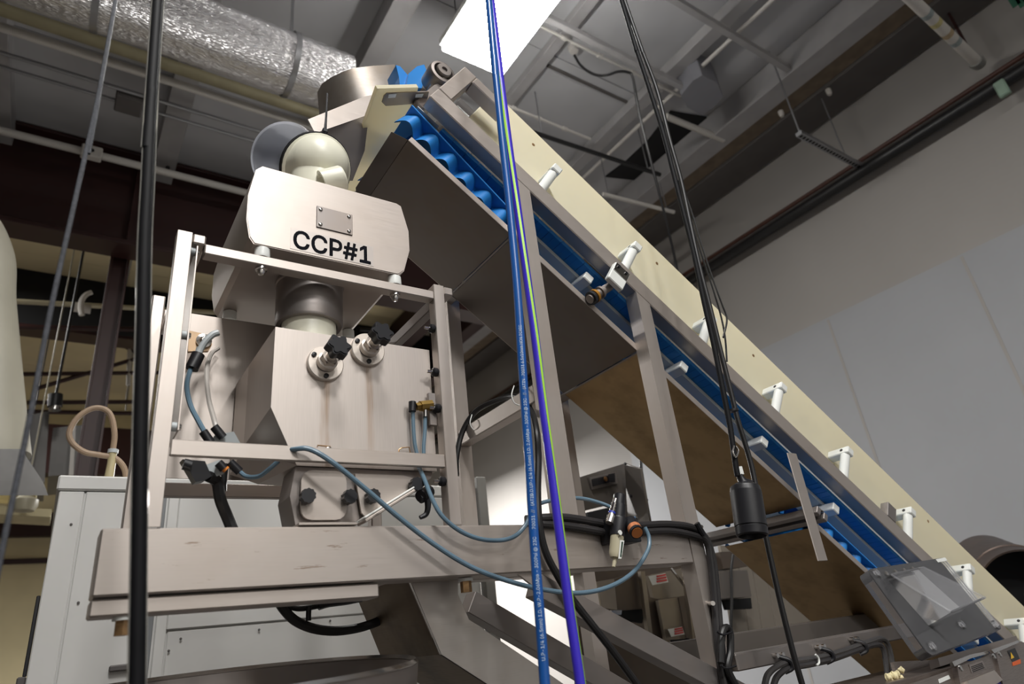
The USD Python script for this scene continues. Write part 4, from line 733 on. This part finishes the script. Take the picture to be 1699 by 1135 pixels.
hose_text('O.D.UP-1/4 (6.5mm) I.D. 2.06Mpa - 300Psi @ 23C   //   (ATIN   70031 6.5x10mm NON TOXIC', bpts, .0092, .0058, 1.735, 0, PRINT, bh, .55)
HV = mat_plain('violet_blue_hose', (62, 48, 190), .35, var=.05)
vh = thing('air_hose', 'violet blue hose with a lime stripe, right of the printed blue hose', 'hose', tuple(at(930, 800, Y=HY)))
vpts = hang([(815, 0), (828, 110), (843, 230), (858, 340), (873, 450), (888, 560), (902, 680), (915, 780), (928, 880), (942, 990), (955, 1080), (963, 1135), (969, 1180)], HY)
obj('tube', MB().tube(vpts, .0094, 18), HV, vh)
obj('stripe', stripe_on(vpts, .0094, lambda z: np.interp(z, [1.5, 1.7, 2.0, 2.5, 2.85, 3.0], [.72, .5, .0, -.62, -1.15, -1.55]), .30), mat_plain('lime_stripe', (168, 222, 70), .4, var=.03), vh)
GL = mat_plain('glossy_black_lead', (15, 15, 18), .62, spec=.2, var=.2, scale=30)
bl = thing('drop_lead', 'thick black lead hanging down at the left in front of the machine', 'cable', tuple(at(235, 700, Y=-.3)))
lpts = hang([(262, 0), (252, 150), (245, 300), (240, 400), (237, 550), (233, 700), (231, 850), (229, 1000), (227, 1135), (226, 1180)], -.3)
obj('lead', MB().tube(lpts, .0092, 16), GL, bl)
for i, a in enumerate((1.35, -1.35)): obj('painted_highlight', stripe_on(lpts, .0098, lambda z, a=a: a, .17), mat_plain('painted_lead_highlight' + str(i), (206, 204, 196), .2, var=.2, scale=40), bl, label='pale painted highlight along the edge of the lead')  # pale strips stand for the highlights along the lead
cable('wire_rope', 'grey steel wire rope slanting down the left of the picture', 'rope', hang([(192, 0), (165, 150), (125, 330), (85, 510), (48, 700), (8, 890), (-10, 980)], -.3), .0032, mat_plain('wire_rope_grey', (70, 72, 78), .6, .1, var=.3, scale=200), sides=8)
# pendant on its bundle of leads
PY = -.2
cable('pendant_lead', 'glossy black lead that carries the cylinder pendant', 'cable', hang([(1031, 0), (1052, 70), (1075, 140), (1100, 220), (1118, 290), (1136, 360), (1152, 425), (1168, 500), (1184, 570), (1198, 640), (1210, 700), (1216, 740), (1221, 775), (1224, 790)], PY), .0075, GL, sides=12)
cable('pendant_lead', 'second black lead beside it, running on past the pendant to the floor', 'cable', [*hang([(1036, 0), (1064, 80), (1090, 150), (1112, 235), (1130, 300), (1145, 370), (1160, 440), (1178, 510), (1195, 580), (1210, 640), (1225, 700), (1246, 770), (1262, 850), (1277, 920), (1295, 1000), (1315, 1080), (1332, 1140), (1342, 1180)], PY + .03)], .0072, BLACK, sides=12)
cable('pendant_lead', 'thin black cord looping right of the pendant leads', 'cable', pix([(1128, 300), (1138, 325), (1150, 360), (1165, 410), (1185, 470), (1198, 505), (1206, 530), (1200, 560)], PY + .03), .0028, BLACK)
cable('pendant_lead', 'thin black cord close behind the pendant leads', 'cable', pix([(1125, 300), (1140, 350), (1160, 410), (1178, 465), (1195, 520), (1203, 560), (1206, 600)], PY + .045), .0028, BLACK)
pd = thing('pendant', 'black rubber cylinder pendant with a pale ferrule, hanging by the post', 'pendant', tuple(at(1240, 850, Y=PY)))
c0, c1 = at(1235, 803, Y=PY), at(1248, 888, Y=PY); ax = (c1 - c0); Lp = np.linalg.norm(ax); ax /= Lp
obj('body', MB().lathe([(0, 0), (.024, 0), (.036, .008), (.038, .016), (.038, .020), (.039, .022), (.039, Lp * .83), (.037, Lp * .84), (.037, Lp * .86), (.039, Lp * .87), (.038, Lp), (.033, Lp + .003), (.031, Lp - .01), (0, Lp - .01)], c0, ax, 36), BLACK_P, pd)
obj('neck', MB().tube([at(1226, 788, Y=PY), at(1231, 797, Y=PY), c0 + ax * .002], [.008, .011, .024], 20, 0), BLACK_P, pd)
obj('ferrule', MB().cyl(at(1226, 775, Y=PY), at(1229.5, 788, Y=PY), .0082, 16), WHITE_P, pd, label='pale ferrule')
obj('clip', MB().tube(pix([(1218, 740), (1216, 750), (1221, 758), (1225, 748), (1221, 740)], PY - .009), .0022, 8), CHROME, pd)
obj('lead_tie', MB().lathe([(.0165, 0), (.018, 0), (.018, .006), (.0165, .006)], at(1214, 680, Y=PY + .012), (.1, 0, -1), 20, True), BLACK_P, pd)
# proximity sensor under the rail
ps = thing('sensor_block', 'white sensor block with a copper ringed barrel under the conveyor rail', 'sensor', tuple(cv(.44, -.01, -.03)))
obj('block', MB().box((.405, -.024, -.072), (.468, -.003, .010), .003, C), WHITE_P, ps)
obj('clamp_face', MB().box((.408, -.0262, -.030), (.465, -.0245, .006), .001, C), CHROME, ps)
for s in (.42, .452): obj('screw', MB().cyl(cv(s, -.0245, -.004), cv(s, -.030, -.004), .0055, 12), BLACK_P, ps)
a, b = cv(.432, .02, -.075), cv(.405, .028, -.150)
obj('barrel', MB().cyl(a + (b - a) * -.3, b, .014, 20), STEEL_D, ps)
for t, r, m in ((.25, .020, STEEL_D), (.62, .022, mat_plain('copper_ring', (196, 140, 60), .35, .7)), (.8, .022, BLACK_P)): obj('locknut', MB().cyl(a + (b - a) * t, a + (b - a) * (t + .12), r, 20), m, ps)
# ---------------------------------------------------------------- white cabinet behind the machine
WC = mat_plain('white_cabinet', (206, 205, 202), .5, var=.025, scale=2)
wcb = thing('white_cabinet', 'large white panelled cabinet behind the machine, wider than it', 'cabinet', (.85, 2, 0))
obj('body', MB().box((-.02, 1.5, 0), (1.66, 3.0, 2.14), .006), WC, wcb, smooth=False); obj('cornice', MB().box((-.03, 1.485, 2.142), (1.665, 3.0, 2.195), .006), WC, wcb, smooth=False)
obj('side_panel', MB().box((-.02, 1.488, 0), (.055, 1.4995, 2.138), .003), WC, wcb, smooth=False)
obj('panel', MB().box((.06, 1.490, 0), (.285, 1.4995, 2.138), .003), WC, wcb, smooth=False)
obj('door_frame', MB().box((.325, 1.486, 0), (.36, 1.4995, 2.138), .003), WC, wcb, smooth=False); obj('door_frame', MB().box((.3605, 1.486, 1.66), (1.60, 1.4995, 2.138), .003), WC, wcb, smooth=False)
obj('door', MB().box((.365, 1.493, 0), (1.60, 1.4998, 1.655), .003), WC, wcb, smooth=False)
obj('gasket', MB().box((.296, 1.494, 0), (.318, 1.4998, 2.138), .002), mat_plain('grey_gasket', (124, 126, 128), .5), wcb)
for px in ((280, 1080), (300, 1060), (430, 1045), (548, 1030), (130, 1000), (118, 870)): p = at(*px, Y=1.485); obj('screw', MB().lathe([(0, .002), (.004, .0015), (.0045, 0)], (p[0], 1.486, p[2]), (0, -1, 0), 10), GREYT, wcb)
obj('edge_post', MB().box((1.668, 1.47, 0), (1.72, 1.52, 2.24), .003), mat_plain('grey_edge', (140, 138, 134), .5), wcb)
obj('side_handle', MB().box((-.032, 1.52, 1.56), (-.021, 1.55, 1.80), .002), BLACK_P, wcb); obj('side_latch', MB().box((-.045, 1.50, 1.52), (-.0205, 1.56, 1.56), .004), GREYT, wcb)
obj('bottom_handle', MB().box((.20, 1.47, 1.545), (.30, 1.4895, 1.565), .004), GREYT, wcb)
hl = thing('hose_loop', 'beige hose looping up from the top of the white cabinet', 'hose', tuple(at(160, 740, Y=1.7)))
obj('hose', MB().tube(pix([(182, 796), (187, 750), (190, 720), (184, 690), (170, 678), (150, 679), (128, 694), (115, 717), (120, 735), (140, 750), (165, 755), (190, 760), (205, 775), (210, 796)], 1.7), .011, 10), mat_plain('beige_hose', (150, 128, 106), .5), hl)
obj('fitting', MB().tube(pix([(180, 797), (185, 768), (187, 750)], 1.7), [.017, .015, .015], 12, 0), mat_plain('pale_fitting', (176, 164, 128), .4), hl); obj('collar', MB().cyl(at(187, 752, Y=1.7), at(188, 746, Y=1.7), .019, 12), GREY_P, hl); obj('foot', MB().cyl(at(181, 797, Y=1.7), at(180, 801, Y=1.7), .016, 12), BLACK_P, hl)
# ---------------------------------------------------------------- tub, reject spout and the cable loop below the beam
tb = thing('steel_tub', 'round stainless tub with a rolled rim at the bottom edge', 'tub', (.3, .3, 1.2))
C0 = np.array([.293, .162, 1.488]); ax = np.array([-.008, -.051, 1.0]); ax /= np.linalg.norm(ax)
pr = [(.0, -.42), (.25, -.42), (.335, -.05), (.340, -.004), (.348, -.004), (.344, -.05), (.26, -.43), (0, -.43)]
obj('bowl', MB().lathe(pr, C0, ax, 72), STEEL_D, tb); obj('rim', MB().lathe([(.338, -.001), (.344, .005), (.350, -.001), (.344, -.007)], C0, ax, 72, True), CHROME, tb)
rs = thing('reject_spout', 'bent stainless spout dropping from under the beam and turning right', 'chute', tuple(at(720, 1030, Y=.2)))
SP = mat_steel('spout_steel', rgb=(186, 180, 174), amount=.3, rough=.4, blot=8)
f = [(676, 958), (760, 958), (760, 986), (778, 1028), (905, 1114), (985, 1170), (860, 1170), (730, 1086)]
def inv(pts, Y): return [at(x, y, Y=Y) for x, y in pts]
F = inv(f, .085); obj('front_sheet', MB().prism([(p[0], p[2]) for p in F], (0, .085, 0), (1, 0, 0), (0, 0, 1), (0, 1, 0), 0, .003), SP, rs, smooth=False)
L1 = [F[0], F[7], F[6]]; mb = MB()
for p, q in zip(L1[:-1], L1[1:]): mb.hull([p, q, p + [.003, 0, .0], q + [.003, 0, .0], p + [0, .30, 0], q + [0, .30, 0], p + [.003, .30, 0], q + [.003, .30, 0]])
obj('side_sheet', mb, mat_steel('shaded_stained_spout', rgb=(120, 104, 84), stain=(54, 44, 34), amount=.7, rough=.5, blot=7), rs, smooth=False)  # left side's shade is put into a darker brown, with blotches
obj('edge_bead', MB().tube([F[0] + [0, -.001, 0], F[7] + [0, -.001, 0]], .0028, 8), CHROME, rs)
lw = thing('cable_loop', 'thick black cable sagging in a loop below the beam', 'cable', tuple(at(545, 1040, Y=.3)))
obj('cable', MB().tube(pix([(455, 985), (470, 1010), (490, 1030), (520, 1043), (555, 1047), (590, 1043), (620, 1034), (645, 1022), (670, 1008)], .32), .0105, 10), BLACK, lw)
obj('inner_cable', MB().tube(pix([(470, 1000), (485, 1008), (500, 1010), (520, 1007), (545, 1002), (585, 996)], .32), .006, 8), BLACK, lw)
obj('clip', MB().tube(pix([(513, 1006), (512, 1018), (512, 1030)], .31), .006, 8), BLACK_P, lw); obj('sleeve', MB().tube(pix([(528, 1006), (545, 1001), (575, 997), (600, 992)], .32), .009, 8), BLACK_P, lw)
# ---------------------------------------------------------------- machines behind the posts on the right
gc = thing('grey_cabinet', 'dark grey cabinet with a black toggle latch, seen between the two posts', 'cabinet', (2.0, 1.2, 1.9))
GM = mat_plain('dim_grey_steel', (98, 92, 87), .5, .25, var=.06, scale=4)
T0 = [(950, 796), (1036, 769), (1066, 779), (1073, 866), (1006, 866), (972, 846), (950, 850)]
slab([(945, 797), (1036, 769), (1042, 866), (1010, 838), (972, 847), (945, 850)], at(1000, 800, Y=1.1), (.25, -1, 0), .01, GM, gc, 'front'); slab([(1036, 769), (1062, 778), (1078, 868), (1042, 868)], at(1036, 769, Y=1.1), (.9, -.5, 0), .01, GM, gc, 'side')
obj('edge_trim', MB().tube(pix([(1063, 762), (1064, 780), (1072, 830), (1078, 868)], 1.08), .008, 8, 0), BLACK_P, gc); obj('top_trim', MB().tube(pix([(1036, 769), (1050, 775), (1063, 778)], 1.085), .006, 8, 0), BLACK_P, gc); obj('mid_trim', MB().tube(pix([(1046, 823), (1074, 830)], 1.08), .007, 8, 0), BLACK_P, gc)
slab([(978, 792), (1022, 783), (1025, 802), (984, 812)], at(1000, 797, Y=1.08), (.25, -1, 0), .008, STEEL_D, gc, 'latch_plate'); slab([(983, 795), (1009, 789), (1012, 800), (985, 807)], at(996, 798, Y=1.065), (.25, -1, 0), .006, BLACK_P, gc, 'latch'); slab([(1010, 787), (1020, 785), (1021, 800), (1012, 800)], at(1015, 793, Y=1.065), (.25, -1, 0), .004, BLACK_P, gc, 'keeper'); obj('latch_boss', MB().lathe([(0, .008), (.012, .006), (.012, 0)], at(1004, 795, Y=1.062), (.25, -1, 0), 14), mat_plain('bronze', (120, 84, 50), .4, .6), gc)
slab([(975, 850), (1010, 842), (1022, 868), (975, 870)], at(1000, 860, Y=1.4), (0, -1, 0), .2, DARK, gc, 'recess_shade_sheet')  # dark sheet stands for the shade in the recess
mc = thing('filling_machine', 'stainless filling machine with red and white stickers, behind the right post', 'machine', (2.3, 1.1, 1.4))
SM = mat_steel('dim_machine_steel', rgb=(150, 140, 128), stain=(110, 92, 66), amount=.5, rough=.4); SMD = mat_steel('machine_steel_shaded', rgb=(104, 94, 86), rough=.5)  # second steel is a darker copy with the shade in its colour
def mpan(name, q, Y, m, th=.02, nr=(0, -1, 0), lab=None): return slab(q, at(q[0][0], q[0][1], Y=Y), nr, th, m, mc, name, label=lab)
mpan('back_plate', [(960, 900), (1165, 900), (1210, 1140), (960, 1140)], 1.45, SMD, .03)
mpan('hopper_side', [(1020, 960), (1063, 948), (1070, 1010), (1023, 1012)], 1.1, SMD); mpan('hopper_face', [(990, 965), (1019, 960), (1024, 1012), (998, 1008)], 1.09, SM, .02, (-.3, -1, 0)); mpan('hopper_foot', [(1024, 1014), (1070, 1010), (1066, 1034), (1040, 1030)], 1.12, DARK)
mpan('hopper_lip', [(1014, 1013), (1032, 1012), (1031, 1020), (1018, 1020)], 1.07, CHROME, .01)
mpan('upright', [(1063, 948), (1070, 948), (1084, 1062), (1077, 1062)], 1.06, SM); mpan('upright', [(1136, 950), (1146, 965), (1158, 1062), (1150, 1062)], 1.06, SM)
mpan('door', [(1075, 955), (1135, 942), (1140, 988), (1085, 995)], 1.15, SM, .02); mpan('painted_door_shade', [(1075, 990), (1095, 995), (1104, 1062), (1083, 1062)], 1.14, SMD)  # darker sheet beside the door stands for its shade
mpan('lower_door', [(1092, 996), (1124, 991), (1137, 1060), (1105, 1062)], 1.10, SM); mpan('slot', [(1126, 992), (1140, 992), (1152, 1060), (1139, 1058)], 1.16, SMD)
mpan('bead', [(1113, 943), (1115, 942), (1138, 970), (1137, 974)], 1.09, CHROME, .01); mpan('void_shade_sheet', [(1085, 1064), (1158, 1057), (1160, 1076), (1118, 1083), (1084, 1075)], 1.3, DARK); mpan('sill', [(1115, 1086), (1160, 1077), (1164, 1100), (1140, 1104)], 1.1, GM); mpan('strut', [(1104, 1062), (1112, 1062), (1116, 1090), (1108, 1090)], 1.05, SM)  # black sheet stands for the shade in the gap under the doors
RED = mat_plain('red_print', (196, 70, 66), .5, var=.05)
for q0, s in (((1076, 956), 1.0), ((1108, 1044), .85)):
    x, y = q0; mpan('sticker', [(x, y), (x + 28 * s, y - 5 * s), (x + 33 * s, y + 10 * s), (x + 7 * s, y + 15 * s)], 1.08, WHITE_P, .002, lab='white sticker with red print')
    for k in range(3): mpan('sticker_print', [(x + 13 * s, y - 1 * s + 4.4 * k * s), (x + 28.5 * s + k * s, y - 4 * s + 4.4 * k * s), (x + 29 * s + k * s, y - 1 * s + 4.4 * k * s), (x + 14 * s, y + 2 * s + 4.4 * k * s)], 1.077, RED, .001)
wm = thing('ribbed_panels', 'dim ribbed wall panels below the conveyor, behind the pendant lead', 'panelling', (3, 1.3, 1.3))  # ribbed wall panelling with boxes in front of it
def wpan(name, q, Y, m, th=.02): return slab(q, at(q[0][0], q[0][1], Y=Y), (0, -1, 0), th, m, wm, name)
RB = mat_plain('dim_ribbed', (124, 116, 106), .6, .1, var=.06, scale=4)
q = [1195, 1222, 1245, 1268, 1290, 1340, 1400]
for k in range(6): wpan('sheet', [(q[k], 905 + 6 * k), (q[k + 1] - 3, 905 + 6 * k), (q[k + 1] + 22, 1066), (q[k] + 25, 1070)], 1.5, RB)
wpan('box', [(1194, 948), (1240, 946), (1247, 990), (1198, 993)], 1.25, GM, .2); wpan('box', [(1194, 916), (1237, 914), (1240, 940), (1200, 944)], 1.3, SMD, .2); wpan('void_shade_sheet', [(1200, 995), (1246, 992), (1248, 1010), (1206, 1012)], 1.4, DARK, .02)  # black sheet below the boxes stands for shade in the gap
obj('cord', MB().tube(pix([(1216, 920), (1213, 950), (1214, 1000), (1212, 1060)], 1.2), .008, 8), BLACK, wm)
# ---------------------------------------------------------------- lower right: packing machine bar, clear hood, control boxes
lb = thing('machine_bar', 'level stainless bar with clipped leads at the lower right', 'rail', (1.9, .0, 1.4))
obj('bar', MB().box((1.475, -.02, 1.362), (2.45, .03, 1.402), .003), STEEL_D, lb); obj('rear_bar', MB().box((1.475, .20, 1.375), (2.6, .25, 1.44), .003), GM, lb)
for px in ((1289, 1090), (1358, 1076), (1414, 1063)):
    p = at(*px, Y=-.021); obj('stud', MB().cyl((p[0] - .012, -.021, p[2] + .004), (p[0] - .012, -.035, p[2] + .004), .006, 10), CHROME, lb); obj('stud', MB().cyl((p[0] + .012, -.021, p[2] + .004), (p[0] + .012, -.035, p[2] + .004), .006, 10), CHROME, lb); obj('clip', MB().tube([p + [0, -.006, .0], p + [.02, -.022, -.012], p + [.022, -.022, -.03], p + [.006, -.008, -.038]], .006, 8), BLACK_P, lb)
obj('white_band', MB().tube(pix([(1353, 1086), (1358, 1092), (1359, 1100), (1355, 1104)], -.05), .003, 6), WHITE_P, lb)
cable('machine_lead', 'upper grey lead clipped along the lower right bar', 'cable', pix([(1268, 1140), (1275, 1118), (1295, 1103), (1320, 1097), (1360, 1091), (1400, 1080), (1440, 1066), (1462, 1060), (1474, 1072), (1482, 1110), (1486, 1140)], -.032), .008, mat_plain('mid_grey_lead', (66, 64, 64), .4))
cable('machine_lead', 'lower grey lead clipped along the lower right bar', 'cable', pix([(1282, 1142), (1290, 1122), (1310, 1108), (1340, 1103), (1380, 1094), (1420, 1080), (1450, 1070), (1464, 1074), (1470, 1100), (1474, 1140)], -.034), .008, mat_plain('dark_grey_lead', (50, 48, 49), .4))
hd = thing('clear_hood', 'clear plastic hinged hood with a raised box, at the lower right', 'hood', tuple(at(1550, 1000, Y=-.05)))
HC = mat_clear('clear_acrylic', haze=.07, hazecol=(.85, .85, .9), rough=.08); HCE = mat_clear('clear_acrylic_edge', haze=.14, hazecol=(.62, .62, .66), rough=.1)
TL, TR, BL = at(1437, 946, Y=-.06), at(1566, 926, Y=-.06), at(1541, 1090, Y=-.16)
U = TR - TL; hw_ = np.linalg.norm(U); U /= hw_; Vv = BL - TL; Vv -= U * (Vv @ U); hh = np.linalg.norm(Vv); Vv /= hh; Nn = np.cross(U, Vv); Nn = Nn if Nn[1] < 0 else -Nn
sk = (BL - TL) @ U
pl = [(0, 0), (hw_, 0), (hw_ + sk * .93, hh * .96), (sk, hh)]
import shapely.geometry as sg
ring = [tuple(c) for c in list(sg.Polygon(pl).buffer(-.02).buffer(.02, 4).exterior.coords)[:-1]]; inner = [tuple(c) for c in list(sg.Polygon(pl).buffer(-.028).exterior.coords)[:-1]]
obj('sheet', MB().prism(ring, TL, U, Vv, Nn, 0, .004), HC, hd, smooth=False); obj('rim', MB().prism(ring, TL, U, Vv, Nn, -.035, -.0005, [inner]), HCE, hd, smooth=False)
o = TL + Nn * .005
B = [(.13 * hw_ + .12 * sk, .13 * hh), (.55 * hw_ + .12 * sk, .11 * hh), (.70 * hw_ + .70 * sk, .66 * hh), (.20 * hw_ + .76 * sk, .72 * hh)]
W = lambda q, d: o + U * q[0] + Vv * q[1] + Nn * d
obj('raised_box', MB().hull([W(B[0], 0), W(B[1], 0), W(B[2], 0), W(B[3], 0), W(B[0], .02), W(B[1], .02), W(B[2], .085), W(B[3], .085)]), HC, hd, smooth=False)
for i, j in ((0, 1), (1, 2), (2, 3), (3, 0)): obj('box_edge', MB().tube([W(B[i], .02 if i < 2 else .085), W(B[j], .02 if j < 2 else .085)], .0035, 6, 0), HCE, hd)
for k in range(4): obj('hinge_screw', MB().lathe([(0, .006), (.008, .004), (.008, 0)], W((.16 * hw_ + .11 * hw_ * k + .1 * sk, .085 * hh), .0), Nn, 10), CHROME, hd)
for q in ((.06 * hw_ + .05 * sk, .06 * hh), (.08 * hw_ + .93 * sk, .92 * hh), (.55 * hw_ + .85 * sk, .80 * hh), (.93 * hw_ + .90 * sk, .90 * hh)): obj('boss', MB().lathe([(.006, 0), (.014, 0), (.014, .006), (.006, .006)], W(q, 0), Nn, 16, True), HCE, hd)
slab([(1553, 928), (1568, 925), (1572, 930), (1557, 933)], at(1562, 929, Y=-.07), Nn, .0015, WHITE_P, hd, 'label_tag')
cbx = thing('control_boxes', 'row of stainless control boxes with a warning sticker in the lower right corner', 'control box', (2.6, -.3, 1.2))
SB = mat_steel('box_steel', rgb=(150, 140, 134), amount=.2, rough=.35)
def cpan(name, q, Y, m, th=.05, nr=(.1, -1, .25), off=0., lab=None): return slab(q, at(1600, 1100, Y=Y), nr, th, m, cbx, name, off=off, label=lab)
cpan('box', [(1588, 1106), (1650, 1084), (1668, 1108), (1680, 1170), (1600, 1170)], -.15, SB); cpan('box', [(1652, 1082), (1694, 1064), (1720, 1075), (1740, 1170), (1672, 1170)], -.16, SB); cpan('box', [(1490, 1142), (1585, 1109), (1598, 1140), (1604, 1180), (1490, 1180)], -.13, SB)
cpan('rear_ledge', [(1482, 1098), (1568, 1094), (1575, 1108), (1490, 1130)], -.02, SB, .01); cpan('top_rail', [(1556, 1092), (1686, 1055), (1690, 1066), (1560, 1106)], -.11, STEEL_D, .03)
for q in ((1593, 1109), (1648, 1089), (1658, 1086)): p = at(*q, Y=-.19); obj('corner_screw', MB().lathe([(0, .006), (.008, .004), (.009, 0)], p, (.1, -1, .25), 12), CHROME, cbx)
cpan('edge_bead', [(1580, 1098), (1610, 1086), (1640, 1080), (1642, 1084), (1612, 1092), (1584, 1106)], -.165, CHROME, .01); cpan('edge_bead', [(1645, 1078), (1690, 1062), (1691, 1066), (1650, 1084)], -.18, CHROME, .01)
cpan('rating_plate', [(1608, 1103), (1630, 1095), (1635, 1108), (1613, 1117)], -.15, mat_plain('plate_grey', (120, 112, 108), .4), .001, off=-.002, lab='small grey rating plate')
for k in range(4): cpan('plate_line', [(1611 + k, 1106.5 + k * 2.6), (1630 + k, 1099.3 + k * 2.6), (1630.3 + k, 1100.2 + k * 2.6), (1611.3 + k, 1107.4 + k * 2.6)], -.15, INK, .0005, off=-.0035)
cpan('warning_sticker', [(1672, 1080), (1684, 1075), (1692, 1093), (1680, 1098)], -.16, BLACK_P, .001, off=-.002, lab='black and yellow warning sticker'); cpan('warning_triangle', [(1677, 1082), (1683, 1091), (1678, 1093.5)], -.16, mat_plain('warning_yellow', (214, 170, 40), .5), .0006, off=-.0036); cpan('warning_band', [(1680, 1099), (1693, 1093.5), (1694, 1101), (1681, 1105)], -.16, mat_plain('warning_orange', (206, 92, 40), .5), .001, off=-.002)
cpan('white_tag', [(1557, 1127), (1574, 1120), (1577, 1126), (1559, 1134)], -.13, WHITE_P, .001, off=-.002); cpan('screen_hood', [(1606, 1130), (1650, 1112), (1664, 1128), (1655, 1134), (1612, 1150)], -.15, STEEL, .012, off=-.012); cpan('blue_label', [(1648, 1134), (1668, 1126), (1672, 1140), (1650, 1142)], -.15, mat_plain('blue_label', (50, 44, 130), .5), .001, off=-.002)
PK = mat_plain('pale_crumb', (232, 220, 176), .7, var=.08, scale=60); obj('crumb_ledge', MB().box(at(1450, 1140, Y=-.13), at(1530, 1131, Y=.05), .002), SB, cbx)
for (x, y, r, w) in ((1474, 1124, .010, 'leftmost'), (1482, 1122, .011, 'largest, left of centre'), (1489, 1118, .008, 'upper middle'), (1496, 1112, .008, 'topmost, at the back'), (1494, 1126, .009, 'lowest at right'), (1478, 1131, .008, 'lowest at left')):
    m = trimesh.creation.icosphere(2, r); v = np.array(m.vertices); v += .35 * v * (np.sin(v[:, :1] * 520 + x) * np.cos(v[:, 1:2] * 470 + y)); single('crumb', MB().add(v + at(x, y, Y=-.10), m.faces), PK, f'pale crumb on the ledge below the clear hood, {w}', 'crumb', 'pale crumbs on the ledge')
# round open duct behind the guard
rdk = thing('open_drum', 'dark steel round duct with an open black mouth behind the cream guard', 'duct', tuple(at(1650, 960, Y=.85)))
o = at(1708, 985, Y=.5); dr = at(1640, 945, Y=.9) - o; Ld = np.linalg.norm(dr); dr /= Ld
obj('shell', MB().lathe([(.24, 0), (.25, 0), (.25, .05), (.243, .055), (.243, .18), (.25, .185), (.25, .22), (.24, .23), (.23, Ld), (.22, Ld), (.235, .02)], o, dr, 48, True), mat_steel('dark_shell', rgb=(90, 78, 72), rough=.4), rdk)
obj('inside', MB().lathe([(0, .2), (.232, .2), (.232, .24), (0, .24)], o, dr, 48), DARK, rdk); obj('handle', MB().box(o + dr * .1 + [-.02, -.02, -.06], o + dr * .1 + [.10, .0, -.02], .004), SMD, rdk)  # dark disc stands for the shade within the drum mouth
